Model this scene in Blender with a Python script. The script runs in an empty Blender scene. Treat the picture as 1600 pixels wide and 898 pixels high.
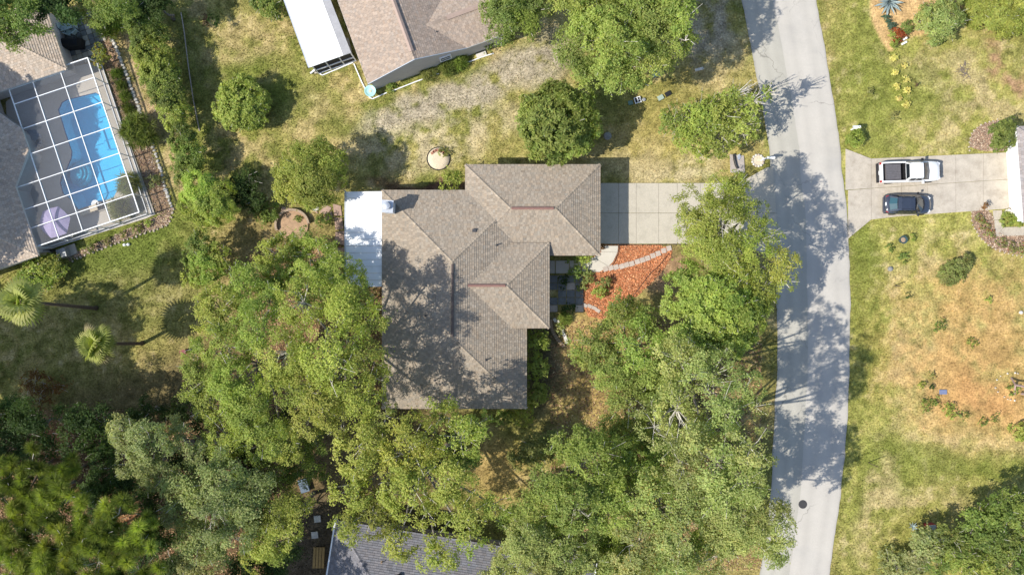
import bpy, math, random
import numpy as np
from math import radians, sin, cos, pi
scene = bpy.context.scene
C = scene.collection
H, S = 68.0, 17.0          # flying height in metres, ground pixels per metre
# ------------------------------------------------------------------ camera
cd = bpy.data.cameras.new('camera'); cam = bpy.data.objects.new('camera', cd); C.objects.link(cam)
cam.location = (0, 0, H); cam.rotation_euler = (0, 0, 0)
cd.sensor_width = 36; cd.lens = 18 * H / (800 / S); cd.clip_end = 3000; cd.clip_start = 0.5
scene.camera = cam
# ------------------------------------------------------------------ world and sun
w = bpy.data.worlds.new('World'); scene.world = w; w.use_nodes = True
SUN_EL, SUN_DIR = radians(45), (0.934, 0.358)      # light travels this way over the ground
nt = w.node_tree; bgn = nt.nodes['Background']; sky = nt.nodes.new('ShaderNodeTexSky')
sky.sky_type = 'NISHITA'; sky.sun_disc = False; sky.sun_elevation = SUN_EL
sky.sun_rotation = math.atan2(-SUN_DIR[0], -SUN_DIR[1]) % (2 * pi)
nt.links.new(sky.outputs[0], bgn.inputs[0]); bgn.inputs[1].default_value = 0.135
sl = bpy.data.lights.new('sun', 'SUN'); so = bpy.data.objects.new('sun', sl); C.objects.link(so)
sl.energy = 4.2; sl.angle = radians(0.53); sl.color = (1, 0.94, 0.835)
so.rotation_euler = (radians(45), 0, math.atan2(SUN_DIR[1], SUN_DIR[0]) - pi / 2)
so.location = (-60, -20, 60)
scene.view_settings.view_transform = 'Standard'; scene.view_settings.look = 'None'
scene.view_settings.exposure = 0.62; scene.view_settings.gamma = 1
scene.cycles.max_bounces = 6; scene.cycles.diffuse_bounces = 3; scene.cycles.transparent_max_bounces = 12
# ------------------------------------------------------------------ helpers
RNG = np.random.default_rng(11)
random.seed(4)
def P(px, py, z=0.0):
    f = (H - z) / H / S
    return np.array([(px - 800) * f, (449 - py) * f, z])
def PT(px, py, z=0.0):       # plan position (no height shift)
    return np.array([(px - 800) / S, (449 - py) / S, z])
WL = {}
def wl(o): return WL.get(o.name, np.zeros(3)) if o else np.zeros(3)
def tag(o, label=None, cat=None, group=None, kind=None):
    if label: o['label'] = label
    if cat: o['category'] = cat
    if group: o['group'] = group
    if kind: o['kind'] = kind
    return o
def thing(name, label, cat, loc, group=None, kind=None):
    o = bpy.data.objects.new(name, None); C.objects.link(o); o.location = loc; o.empty_display_size = .3
    WL[o.name] = np.array(loc, float); return tag(o, label, cat, group, kind)
def mesh(name, V, F, m, parent=None, smooth=False, col=None, origin=None, kind=None):
    """one mesh object from world-space vertices; F an (n,k) int array or a list of tuples"""
    V = np.asarray(V, float).reshape(-1, 3)
    if parent is not None: org = wl(parent); loc = (0, 0, 0)
    else:
        org = np.array(origin if origin is not None else ((V.min(0) + V.max(0)) / 2 * [1, 1, 0] + [0, 0, V[:, 2].min()]), float); loc = org
    me = bpy.data.meshes.new(name)
    V = V - org
    if isinstance(F, np.ndarray):
        n, k = F.shape
        me.vertices.add(len(V)); me.vertices.foreach_set('co', V.astype(np.float32).ravel())
        me.loops.add(n * k); me.loops.foreach_set('vertex_index', F.astype(np.int32).ravel())
        me.polygons.add(n); me.polygons.foreach_set('loop_start', np.arange(0, n * k, k, dtype=np.int32))
        me.update(calc_edges=True)
    else:
        me.from_pydata([tuple(v) for v in V], [], F); me.update()
    if smooth: me.polygons.foreach_set('use_smooth', np.ones(len(me.polygons), bool))
    if col is not None:
        a = me.color_attributes.new('Col', 'FLOAT_COLOR', 'POINT')
        c4 = np.ones((len(V), 4), np.float32); c4[:, :3] = col; a.data.foreach_set('color', c4.ravel())
    if m: me.materials.append(m)
    o = bpy.data.objects.new(name, me); C.objects.link(o); o.location = loc
    if parent is not None: o.parent = parent
    WL[o.name] = org
    if kind: o['kind'] = kind
    return o
def inst(src, name, parent=None, loc=None, rot=None, scale=None):
    o = bpy.data.objects.new(name, src.data); C.objects.link(o)
    if parent is not None: o.parent = parent
    if loc is not None: o.location = loc
    if rot is not None: o.rotation_euler = rot
    if scale is not None: o.scale = scale
    WL[o.name] = wl(parent)
    return o
def copy_tree(o, loc, rz=0, label=None, parent=None):
    c = o.copy(); C.objects.link(c)
    if parent is None:
        c.location = loc; c.rotation_euler = (0, 0, rz)
        if label: c['label'] = label
    else: c.parent = parent
    for ch in list(o.children): copy_tree(ch, None, 0, None, c)
    return c
class MB:
    def __init__(s): s.v = []; s.f = []; s.c = []
    def add(s, V, F, c=None):
        n = len(s.v); s.v += [tuple(p) for p in V]; s.f += [tuple(i + n for i in f) for f in F]
        if c is not None: s.c += [c] * len(V)
        return s
    def box(s, c, sz, rz=0, col=None):
        c = np.array(c, float); x, y, z = np.array(sz) / 2; ca, sa = cos(rz), sin(rz)
        V = [(c[0] + i * x * ca - j * y * sa, c[1] + i * x * sa + j * y * ca, c[2] + k * z) for k in (-1, 1) for j in (-1, 1) for i in (-1, 1)]
        return s.add(V, [(0, 2, 3, 1), (4, 5, 7, 6), (0, 1, 5, 4), (2, 6, 7, 3), (0, 4, 6, 2), (1, 3, 7, 5)], col)
    def prism(s, poly, z0, z1, col=None):
        n = len(poly); A = sum(poly[i][0] * poly[(i + 1) % n][1] - poly[(i + 1) % n][0] * poly[i][1] for i in range(n))
        if A < 0: poly = poly[::-1]
        V = [(p[0], p[1], z0) for p in poly] + [(p[0], p[1], z1) for p in poly]
        F = [tuple(range(n - 1, -1, -1)), tuple(range(n, 2 * n))] + [(i, (i + 1) % n, n + (i + 1) % n, n + i) for i in range(n)]
        return s.add(V, F, col)
    def tube(s, pts, rad, n=6, col=None, cap=True):
        pts = [np.array(p, float) for p in pts]; rings = []
        for i, p in enumerate(pts):
            d = pts[min(i + 1, len(pts) - 1)] - pts[max(i - 1, 0)]; d = d / (np.linalg.norm(d) + 1e-9)
            a = np.array([0, 0, 1.0]) if abs(d[2]) < .9 else np.array([1.0, 0, 0])
            e = np.cross(d, a); e /= np.linalg.norm(e); g = np.cross(d, e); r = rad[i] if hasattr(rad, '__len__') else rad
            rings.append([p + r * (cos(t) * e + sin(t) * g) for t in np.arange(n) * 2 * pi / n])
        V = [q for r in rings for q in r]; F = []
        for i in range(len(pts) - 1):
            for j in range(n): F.append((i * n + j, i * n + (j + 1) % n, (i + 1) * n + (j + 1) % n, (i + 1) * n + j))
        if cap: F += [tuple(range(n - 1, -1, -1)), tuple(range(len(V) - n, len(V)))]
        return s.add(V, F, col)
    def lathe(s, c, prof, n=14, col=None):
        V = []; F = []
        for r, z in prof: V += [(c[0] + r * cos(t), c[1] + r * sin(t), c[2] + z) for t in np.arange(n) * 2 * pi / n]
        for i in range(len(prof) - 1):
            for j in range(n): F.append((i * n + j, i * n + (j + 1) % n, (i + 1) * n + (j + 1) % n, (i + 1) * n + j))
        F += [tuple(range(n - 1, -1, -1)), tuple(range(len(V) - n, len(V)))]
        return s.add(V, F, col)
    def loft(s, secs, col=None):
        n = len(secs[0]); V = [p for q in secs for p in q]; F = []
        for i in range(len(secs) - 1):
            for j in range(n): F.append((i * n + j, i * n + (j + 1) % n, (i + 1) * n + (j + 1) % n, (i + 1) * n + j))
        F += [tuple(range(n - 1, -1, -1)), tuple(range(len(V) - n, len(V)))]
        return s.add(V, F, col)
    def build(s, name, m, parent=None, smooth=False, kind=None):
        return mesh(name, s.v, s.f, m, parent, smooth, np.array(s.c) if s.c else None, None, kind)
def chaikin(p, it=2, closed=True):
    p = [np.array(q, float) for q in p]
    for _ in range(it):
        q = []; n = len(p)
        for i in range(n if closed else n - 1):
            a, b = p[i], p[(i + 1) % n]; q += [a * .75 + b * .25, a * .25 + b * .75]
        p = q if closed else [p[0]] + q + [p[-1]]
    return p
def inside(X, Y, poly):
    r = np.zeros(X.shape, bool); n = len(poly)
    for i in range(n):
        x0, y0 = poly[i][:2]; x1, y1 = poly[(i + 1) % n][:2]
        c = (y0 > Y) != (y1 > Y)
        r ^= c & (X < (x1 - x0) * (Y - y0) / ((y1 - y0) if y1 != y0 else 1e-9) + x0)
    return r
def pdist(X, Y, poly, closed=True):
    d = np.full(X.shape, 1e9); n = len(poly)
    for i in range(n if closed else n - 1):
        x0, y0 = poly[i][:2]; x1, y1 = poly[(i + 1) % n][:2]; dx, dy = x1 - x0, y1 - y0
        t = np.clip(((X - x0) * dx + (Y - y0) * dy) / (dx * dx + dy * dy + 1e-12), 0, 1)
        d = np.minimum(d, np.hypot(X - x0 - t * dx, Y - y0 - t * dy))
    return d
def vnoise(X, Y, sc, seed):
    r = np.random.default_rng(seed).random((256, 256)); x = X / sc + 1000; y = Y / sc + 1000
    i = np.floor(x).astype(int); j = np.floor(y).astype(int); fx = x - i; fy = y - j
    fx = fx * fx * (3 - 2 * fx); fy = fy * fy * (3 - 2 * fy)
    g = lambda a, b: r[a % 256, b % 256]
    return (g(i, j) * (1 - fx) + g(i + 1, j) * fx) * (1 - fy) + (g(i, j + 1) * (1 - fx) + g(i + 1, j + 1) * fx) * fy
def fbm(X, Y, sc, seed, o=4):
    t = 0; a = 1; n = 0
    for k in range(o): t = t + a * vnoise(X, Y, sc / 2 ** k, seed + k); n += a; a *= .55
    return t / n
def px2(poly): return [PT(*p)[:2] for p in poly]
# ------------------------------------------------------------------ materials
def srgb(r, g, b): return tuple((c / 255 / 12.92 if c <= 10 else ((c / 255 + .055) / 1.055) ** 2.4) for c in (r, g, b))
MATS = {}
def M(name, col, rough=.7, var=.12, scale=3.0, bump=0.0, metal=0.0, spec=.35, fine=None, coat=0, attr=False, stain=None):
    if name in MATS: return MATS[name]
    m = bpy.data.materials.new(name); m.use_nodes = True; n = m.node_tree.nodes; l = m.node_tree.links; b = n['Principled BSDF']
    b.inputs['Roughness'].default_value = rough; b.inputs['Metallic'].default_value = metal
    b.inputs['Specular IOR Level'].default_value = spec; b.inputs['Coat Weight'].default_value = coat
    geo = n.new('ShaderNodeNewGeometry')
    nz = n.new('ShaderNodeTexNoise'); nz.inputs['Scale'].default_value = scale; nz.inputs['Detail'].default_value = 8; nz.inputs['Roughness'].default_value = .65
    l.new(geo.outputs['Position'], nz.inputs['Vector'])
    mr = n.new('ShaderNodeMapRange'); mr.inputs[1].default_value = .25; mr.inputs[2].default_value = .75; mr.inputs[3].default_value = 1 - var; mr.inputs[4].default_value = 1 + var
    l.new(nz.outputs[0], mr.inputs[0])
    mx = n.new('ShaderNodeVectorMath'); mx.operation = 'SCALE'
    if attr:
        at = n.new('ShaderNodeAttribute'); at.attribute_name = 'Col'; l.new(at.outputs['Color'], mx.inputs[0])
    else: mx.inputs[0].default_value = col
    l.new(mr.outputs[0], mx.inputs['Scale']); out = mx.outputs[0]
    if fine:
        n2 = n.new('ShaderNodeTexNoise'); n2.inputs['Scale'].default_value = fine[0]; n2.inputs['Detail'].default_value = 5
        l.new(geo.outputs['Position'], n2.inputs['Vector'])
        r2 = n.new('ShaderNodeMapRange'); r2.inputs[1].default_value = .3; r2.inputs[2].default_value = .7; r2.inputs[3].default_value = 1 - fine[1]; r2.inputs[4].default_value = 1 + fine[1]
        l.new(n2.outputs[0], r2.inputs[0]); m2 = n.new('ShaderNodeVectorMath'); m2.operation = 'SCALE'
        l.new(out, m2.inputs[0]); l.new(r2.outputs[0], m2.inputs['Scale']); out = m2.outputs[0]
    if stain:      # blotches of a second colour: (colour, scale, low, high, amount)
        n3 = n.new('ShaderNodeTexNoise'); n3.inputs['Scale'].default_value = stain[1]; n3.inputs['Detail'].default_value = 6; n3.inputs['Roughness'].default_value = .7
        l.new(geo.outputs['Position'], n3.inputs['Vector'])
        r3 = n.new('ShaderNodeMapRange'); r3.inputs[1].default_value = stain[2]; r3.inputs[2].default_value = stain[3]; r3.inputs[3].default_value = 0; r3.inputs[4].default_value = stain[4]
        l.new(n3.outputs[0], r3.inputs[0]); m3 = n.new('ShaderNodeMix'); m3.data_type = 'RGBA'
        l.new(r3.outputs[0], m3.inputs[0]); l.new(out, m3.inputs[6]); m3.inputs[7].default_value = (*stain[0], 1); out = m3.outputs[2]
    l.new(out, b.inputs['Base Color'])
    if bump:
        bp = n.new('ShaderNodeBump'); bp.inputs['Strength'].default_value = bump; bp.inputs['Distance'].default_value = .03
        l.new((n2 if fine else nz).outputs[0], bp.inputs['Height']); l.new(bp.outputs[0], b.inputs['Normal'])
    MATS[name] = m; return m
def leafmat(name='leaf', trans=.48, gloss=.006, rough=.5):
    m = bpy.data.materials.new(name); m.use_nodes = True; n = m.node_tree.nodes; l = m.node_tree.links; n.remove(n['Principled BSDF'])
    at = n.new('ShaderNodeAttribute'); at.attribute_name = 'Col'
    d = n.new('ShaderNodeBsdfDiffuse'); t = n.new('ShaderNodeBsdfTranslucent'); g = n.new('ShaderNodeBsdfGlossy'); g.inputs['Roughness'].default_value = rough
    g.inputs['Color'].default_value = (.9, .95, 1, 1)
    gm = n.new('ShaderNodeMix'); gm.data_type = 'RGBA'; gm.blend_type = 'MULTIPLY'; gm.inputs[0].default_value = 1; gm.inputs[7].default_value = (1.15, 1.25, .55, 1)
    l.new(at.outputs['Color'], d.inputs[0]); l.new(at.outputs['Color'], gm.inputs[6]); l.new(gm.outputs[2], t.inputs[0])
    a = n.new('ShaderNodeMixShader'); a.inputs[0].default_value = trans; l.new(d.outputs[0], a.inputs[1]); l.new(t.outputs[0], a.inputs[2])
    b = n.new('ShaderNodeMixShader'); b.inputs[0].default_value = gloss; l.new(a.outputs[0], b.inputs[1]); l.new(g.outputs[0], b.inputs[2])
    l.new(b.outputs[0], n['Material Output'].inputs[0]); return m
LEAF = leafmat()
GRASS = leafmat('grass_blade', .25, .0)
BARK = M('bark_grey', (.19, .17, .145), .9, .35, 6, .4)
TWIG = M('twig_pale', (.50, .47, .42), .9, .3, 5)
BARKD = M('bark_brown', (.11, .08, .06), .9, .35, 6, .4)
WHITE = M('white_paint', (.78, .79, .80), .45, .04, 1.2)
WROOF = M('white_roof_metal', (.80, .81, .82), .5, .05, .9, stain=((.55, .55, .53), 1.6, .58, .72, .35))
CONC = M('concrete', (.46, .42, .345), .85, .2, .8, .25, fine=(14, .10), stain=((.20, .185, .15), .8, .46, .72, .6))
CONCR = M('concrete_tan', (.43, .385, .32), .85, .18, .9, .25, fine=(14, .10), stain=((.25, .21, .165), 1.1, .48, .72, .55))
PAVER = M('paver_pink_grey', (.42, .36, .31), .85, .18, 2.5, .3, fine=(18, .12))
DARKP = M('slate_paver', (.17, .175, .17), .8, .3, 2.5, .3, fine=(15, .12))
ASPH = M('asphalt_old', (.415, .39, .35), .9, .07, .35, .2, fine=(30, .10), stain=((.27, .265, .26), .28, .5, .75, .35))
BLACK = M('black_plastic', (.018, .018, .02), .5, .2, 4)
DARKM = M('dark_grey_fabric', (.055, .055, .06), .8, .2, 5)
STONE = M('white_stone', (.55, .52, .47), .85, .2, 5, .3)
BRICK = M('old_brick', (.33, .15, .10), .85, .3, 4, .3)
TIMBER = M('weathered_timber', (.30, .22, .15), .85, .3, 4, .3)
FASC = M('brown_fascia', (.075, .05, .04), .7, .2, 3)
WALLB = M('tan_stucco', (.36, .30, .25), .9, .1, 2, .2, fine=(20, .06))
WALLN = M('pale_stucco', (.50, .47, .45), .9, .07, 2, .2, fine=(20, .05))
GLASSD = M('window_glass', (.02, .025, .03), .05, .1, 1, spec=.8)
GREY = M('grey_metal', (.30, .31, .32), .45, .15, 3, metal=.3)
METAL = M('galvanised', (.52, .55, .60), .4, .12, 3, metal=.35)
TEAL = M('teal_ceramic', (.20, .42, .40), .35, .15, 4)
SOIL = M('bare_soil', (.34, .25, .17), .95, .2, 4, .5, fine=(25, .2))
SANDM = M('pale_sand', (.58, .49, .36), .95, .1, 3, .4, fine=(25, .12))
def shingle_mat(name): return M(name, (0, 0, 0), .9, .10, 1.1, .3, attr=True, fine=(22, .18))
SHING = shingle_mat('shingle')
# ------------------------------------------------------------------ roof builder
def facet(acc, deck, pts, col, rows=.2, tab=.3, cvar=.055, seed=0, lift=.036):
    """lays courses of tabs over one roof plane; pts[0]-pts[1] is the eave"""
    rg = random.Random(seed + int(abs(pts[0][0]) * 100)); p = [np.array(q, float) for q in pts]
    u = p[1] - p[0]; u /= np.linalg.norm(u)
    nn = np.zeros(3)
    for i in range(len(p)): nn += np.cross(p[i], p[(i + 1) % len(p)])
    nn /= np.linalg.norm(nn)
    order = list(range(len(p)))
    if nn[2] < 0: nn = -nn; order = order[::-1]
    w_ = np.cross(nn, u); w_ = w_ if w_[2] > 0 else -w_
    deck.add([p[i] for i in order], [tuple(range(len(p)))])
    q = [(np.dot(a - p[0], u), np.dot(a - p[0], w_)) for a in p]; bmax = max(b for a, b in q)
    def iv(b):
        xs = []
        for i in range(len(q)):
            (a0, b0), (a1, b1) = q[i], q[(i + 1) % len(q)]
            if (b0 > b) != (b1 > b): xs.append(a0 + (a1 - a0) * (b - b0) / (b1 - b0))
        xs.sort(); return [(xs[i], xs[i + 1]) for i in range(0, len(xs) - 1, 2)]
    k = 0
    while k * rows < bmax - .02:
        b0 = k * rows; b1 = min(b0 + rows, bmax); I0 = iv(b0 + 1e-3); I1 = iv(b1 - 1e-3)
        if len(I0) != len(I1): I0 = I1 = iv((b0 + b1) / 2)
        for (l0, r0), (l1, r1) in zip(I0, I1):
            a = min(l0, l1) - rg.random() * tab
            nt_ = rg.randrange(2)
            while a < max(r0, r1):
                e = a + tab * rg.uniform(.75, 1.25); d = e - .012
                A0, A1 = min(max(a, l0), r0), min(max(d, l0), r0); B0, B1 = min(max(a, l1), r1), min(max(d, l1), r1)
                if A1 - A0 > .01 or B1 - B0 > .01:
                    f = lambda x, y, h: p[0] + u * x + w_ * y + nn * h
                    h = lift + rg.uniform(-.006, .006); t = rg.gauss(0, cvar); t = max(-.4, min(.4, t)); wv = rg.gauss(0, .02)
                    t += .075 if (nt_ + k) % 2 else -.075; nt_ += 1
                    c = (col[0] * (1 + t + wv), col[1] * (1 + t), col[2] * (1 + t - wv))
                    acc.add([f(A0, b0, 0), f(A1, b0, 0), f(A0, b0, h), f(A1, b0, h), f(B1, b1, .006), f(B0, b1, .006)],
                            [(0, 1, 3, 2), (2, 3, 4, 5)], c)
                a = e
        k += 1
def caps(acc, a, b, col, wid=.15, step=.26, seed=1):
    a = np.array(a, float); b = np.array(b, float); d = b - a; L = np.linalg.norm(d); d /= L; s = np.cross(d, [0, 0, 1]); s /= np.linalg.norm(s)
    n = max(1, int(L / step)); rg = random.Random(seed)
    for i in range(n):
        p = a + d * L * i / n; q = a + d * L * (i + .95) / n; t = 1 + rg.gauss(0, .13); c = tuple(x * t for x in col); up = np.array([0, 0, 1.0])
        acc.add([p + s * wid + up * -.01, p + up * .085, p - s * wid + up * -.01, q + s * wid + up * -.03, q + up * .055, q - s * wid + up * -.03], [(0, 1, 4, 3), (1, 2, 5, 4), (0, 2, 1)], c)
def house_roof(root, facets, hips, col, roofmat=None, soffit=None, ze=2.8, seed=0, rows=.2, tab=.3):
    acc, deck, rc = MB(), MB(), MB()
    for i, f in enumerate(facets): facet(acc, deck, f, col, rows, tab, seed=seed + i)
    for i, (a, b) in enumerate(hips): caps(rc, a, b, tuple(c * 1.0 for c in col), seed=i)
    r = deck.build('roof', M('roof_felt', (.08, .075, .07), .9), root)
    acc.build('shingles', SHING, r, kind='stuff'); rc.build('ridge_caps', SHING, r, kind='stuff')
    return r
def fascia(root, loops, ze, h=.2, mat=FASC, t=.05):
    mb = MB()
    for lp in loops:
        for a, b in zip(lp[:-1], lp[1:]):
            a = np.array(a[:2]); b = np.array(b[:2]); c = (a + b) / 2; L = np.linalg.norm(b - a)
            mb.box((c[0], c[1], ze - h / 2 - .012), (L + t * .9, t, h), math.atan2(b[1] - a[1], b[0] - a[0]))
    return mb.build('fascia', mat, root)
def window(root, c, wd, ht, rz, mframe=WHITE):
    """window in a wall: frame with glass, centre c, rz = direction of the wall"""
    fr = MB()
    for dx, dz, sx, sz in ((0, ht / 2, wd + .1, .1), (0, -ht / 2, wd + .1, .1), (-wd / 2, 0, .1, ht - .1), (wd / 2, 0, .1, ht - .1), (0, 0, wd - .1, .05)):
        fr.box((c[0] + dx * cos(rz), c[1] + dx * sin(rz), c[2] + dz), (sx, .12, sz), rz)
    f = fr.build('window', mframe, root); MB().box(c, (wd - .06, .05, ht - .06), rz).build('pane', GLASSD, f)
# ------------------------------------------------------------------ the main house
ZE, PITCH = 3.2, .34
KX = S * H / (H - ZE)
def R(px, py, d=0, ze=ZE):      # point of the roof: eave-plane pixel and run from the eave in pixels
    return np.array([(px - 800) / KX, (449 - py) / KX, ze + PITCH * d / KX])
house = thing('main_house', 'large brown shingled hip roof house in the middle with white porch roof on its left', 'house', R(710, 450, 0) * [1, 1, 0])
ZC = ZE + PITCH * 24 / KX
c_ = lambda x, y, d=0: R(x, y, d, ZC)
F = [[R(597, 297), R(597, 638), R(710, 525, 113), R(710, 410, 113)],
     [R(597, 638), R(823, 638), R(710, 525, 113)],
     [R(823, 638), R(823, 512), R(799, 512, 24), R(733, 446, 90), R(799, 380, 24), R(804, 380, 19), R(775, 351, 48), R(775, 345, 48), R(710, 410, 113), R(710, 525, 113)],
     [R(597, 297), R(727, 297), R(775, 345, 48), R(710, 410, 113)],
     [R(727, 257), R(727, 297), R(775, 345, 48), R(775, 351, 48), R(798, 328, 71)],
     [R(727, 257), R(938, 257), R(867, 328, 71), R(798, 328, 71)],
     [R(938, 257), R(938, 399), R(867, 328, 71)],
     [R(938, 399), R(823, 399), R(775, 351, 48), R(798, 328, 71), R(867, 328, 71)],
     [c_(858, 380), c_(799, 380), c_(733, 446, 66), c_(792, 446, 66)],
     [c_(858, 380), c_(858, 512), c_(792, 446, 66)],
     [c_(858, 512), c_(799, 512), c_(733, 446, 66), c_(792, 446, 66)]]
HIP = [(R(597, 297), R(710, 410, 113)), (R(597, 638), R(710, 525, 113)), (R(823, 638), R(710, 525, 113)), (R(775, 345, 48), R(710, 410, 113)),
       (R(727, 257), R(798, 328, 71)), (R(938, 257), R(867, 328, 71)), (R(938, 399), R(867, 328, 71)), (R(867, 328, 71), R(798, 328, 71)),
       (c_(858, 380), c_(792, 446, 66)), (c_(858, 512), c_(792, 446, 66)), (c_(792, 446, 66), c_(733, 446, 66)), (R(710, 410, 113), R(710, 525, 113))]
RC = (.29, .243, .190)
roof = house_roof(house, F, HIP, RC, seed=5)
fascia(house, [[R(823, 512), R(823, 638), R(597, 638), R(597, 297), R(727, 297), R(727, 257), R(938, 257), R(938, 399), R(858, 399)]], ZE)
fascia(house, [[c_(799, 380), c_(858, 380), c_(858, 512), c_(799, 512)]], ZC, .22)
def ins(pts, ze, z1, mb=None):
    mb = mb or MB(); mb.prism([p[:2] for p in pts], 0.0, z1); return mb
wb = MB()
wb.prism([R(607, 307)[:2], R(813, 307)[:2], R(813, 628)[:2], R(607, 628)[:2]], 0, ZE - .03)
wb.build('wall', WALLB, house)
MB().prism([R(737, 267)[:2], R(928, 267)[:2], R(928, 389)[:2], R(813.2, 389)[:2], R(813.2, 306.5)[:2], R(737, 306.5)[:2]], 0, ZE - .035).build('wall', WALLB, house)
MB().prism([R(813.3, 396)[:2], R(846, 396)[:2], R(846, 500)[:2], R(813.3, 500)[:2]], 0, ZC - .03).build('wall', WALLB, house)
sof = MB(); sof.prism([R(598, 298)[:2], R(822, 298)[:2], R(822, 637)[:2], R(598, 637)[:2]], ZE - .20, ZE - .17)
sof.prism([R(728, 258)[:2], R(937, 258)[:2], R(937, 398)[:2], R(822.4, 398)[:2], R(822.4, 297.5)[:2], R(728, 297.5)[:2]], ZE - .201, ZE - .171)
sof.prism([R(823, 381)[:2], R(857, 381)[:2], R(857, 511)[:2], R(823, 511)[:2]], ZC - .2, ZC - .17); sof.build('soffit', WHITE, house)
gd = MB(); g0 = R(928, 328)
for k in range(4): gd.box((g0[0] + .03, g0[1], .3 + k * .56), (.06, 4.9, .54))
gdo = gd.build('garage_door', WHITE, house)
dr = R(846, 415); MB().box((dr[0] + .04, dr[1], 1.05), (.08, 1.0, 2.1)).build('front_door', BRICK, house)
for y in (440, 475): q = R(846, y); window(house, (q[0] + .02, q[1], 1.6), 1.4, 1.3, pi / 2)
for y in (540, 590): q = R(813, y); window(house, (q[0] + .02, q[1], 1.6), 1.4, 1.3, pi / 2)
for x in (650, 700): q = R(x, 307); window(house, (q[0], q[1] + .02, 1.6), 1.4, 1.2, 0)
for x in (660, 750): q = R(x, 628); window(house, (q[0], q[1] - .02, 1.6), 1.4, 1.2, 0)
for y in (480, 560): q = R(607, y); window(house, (q[0] - .02, q[1], 1.6), 1.6, 1.3, pi / 2)
# ridge vents, pipes and chimney
RV = M('ridge_vent_red_brown', (.22, .125, .105), .7, .15, 4); RVD = M('ridge_vent_dark', (.11, .085, .075), .7, .15, 4)
for a, b, m in ((R(799, 328, 71), R(864, 328, 71), RV), (c_(733, 446, 66), c_(790, 446, 66), RV), (R(710, 414, 113), R(710, 523, 113), RVD)):
    mb = MB(); c = (a + b) / 2; L = np.linalg.norm(b - a); rz = math.atan2(b[1] - a[1], b[0] - a[0]); s = np.array([-sin(rz), cos(rz), 0])
    for sg in (-1, 1):
        q0, q1 = a + s * sg * .12, b + s * sg * .12; up = np.array([0, 0, 1.])
        V = [a + up * .16, b + up * .16, q1 + up * .085, q0 + up * .085]; mb.add(V, [(0, 1, 2, 3) if sg < 0 else (3, 2, 1, 0)])
        V = [q0 + up * .085, q1 + up * .085, q1 + up * .0, q0 + up * .0]; mb.add(V, [(0, 1, 2, 3) if sg < 0 else (3, 2, 1, 0)])
    mb.build('ridge_vent', m, house)
for (x, y, d, t) in ((742, 362, 65, 'h'), (776, 384, 47, 'p'), (668, 492, 71, 'p'), (681, 592, 46, 'p'), (760, 560, 63, 'p')):
    q = R(x, y, d)
    if t == 'p': MB().lathe(q, [(.12, -.05), (.10, .06), (.055, .08), (.055, .34), (.045, .34)], 10).build('vent_pipe', DARKM, house)
    else:
        MB().prism([(q[0] - .16, q[1] - .14), (q[0] + .16, q[1] - .14), (q[0] + .16, q[1] + .14), (q[0] - .16, q[1] + .14)], q[2] - .05, q[2] + .16).build('roof_vent', DARKM, house)
q = R(607, 325, 10); cz = 5.35
ch = MB().box((q[0] + .27, q[1] - .1, (ZE - .2 + cz) / 2), (.82, .88, cz - ZE + .2), -.06).build('chimney', M('chimney_chase', (.50, .52, .55), .6, .1, 2), house)
cp = MB().box((q[0] + .27, q[1] - .1, cz + .05), (1.0, 1.06, .09), -.06); cp.build('chimney_cap', METAL, ch)
MB().lathe((q[0] + .25, q[1] - .08, cz + .09), [(.2, 0), (.2, .22), (.34, .24), (.30, .32), (.12, .40), (.01, .42)], 18).build('flue_cowl', METAL, ch)
# white porch roof of ribbed panels
pz = 2.75; kp = S * H / (H - pz)
def W(px, py, z=pz): return np.array([(px - 800) / kp, (449 - py) / kp, z])
n = 14; y0, y1 = 299.5, 448
for i in range(n):
    a, b = y0 + (y1 - y0) * i / n, y0 + (y1 - y0) * (i + 1) / n
    pa, pb = W(541, b), W(599, a); mb = MB()
    A = [(pa[0], pa[1] + .012, pz), (pb[0], pa[1] + .012, pz + .3), (pb[0], pb[1] - .012, pz + .3), (pa[0], pb[1] - .012, pz)]
    V = [(x, y, z) for x, y, z in A] + [(x, y, z + .06) for x, y, z in A]
    mb.add(V, [(3, 2, 1, 0), (4, 5, 6, 7), (0, 1, 5, 4), (1, 2, 6, 5), (2, 3, 7, 6), (3, 0, 4, 7)])
    rib = [(pa[0], pb[1] - .05, pz + .06), (pb[0], pb[1] - .05, pz + .36), (pb[0], pb[1] - .02, pz + .36), (pa[0], pb[1] - .02, pz + .06)]
    mb.add(rib + [(x, y, z + .025) for x, y, z in rib], [(4, 5, 6, 7), (0, 1, 5, 4), (2, 3, 7, 6), (3, 0, 4, 7)])
    mb.build('porch_roof_panel', WROOF, house)
g = MB(); a, b = W(540, 448.5), W(540, 299); g.box((a[0] - .03, (a[1] + b[1]) / 2, pz - .04), (.12, b[1] - a[1] + .1, .13)); g.build('gutter', METAL, house)
for y in (303, 350, 400, 445): q = W(543, y); MB().box((q[0], q[1], pz / 2), (.1, .1, pz - .005)).build('porch_post', WHITE, house)
MB().prism([W(545, 302)[:2], W(604, 302)[:2], W(604, 446)[:2], W(545, 446)[:2]], 0.0, .09).build('porch_floor', CONC, house)
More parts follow.
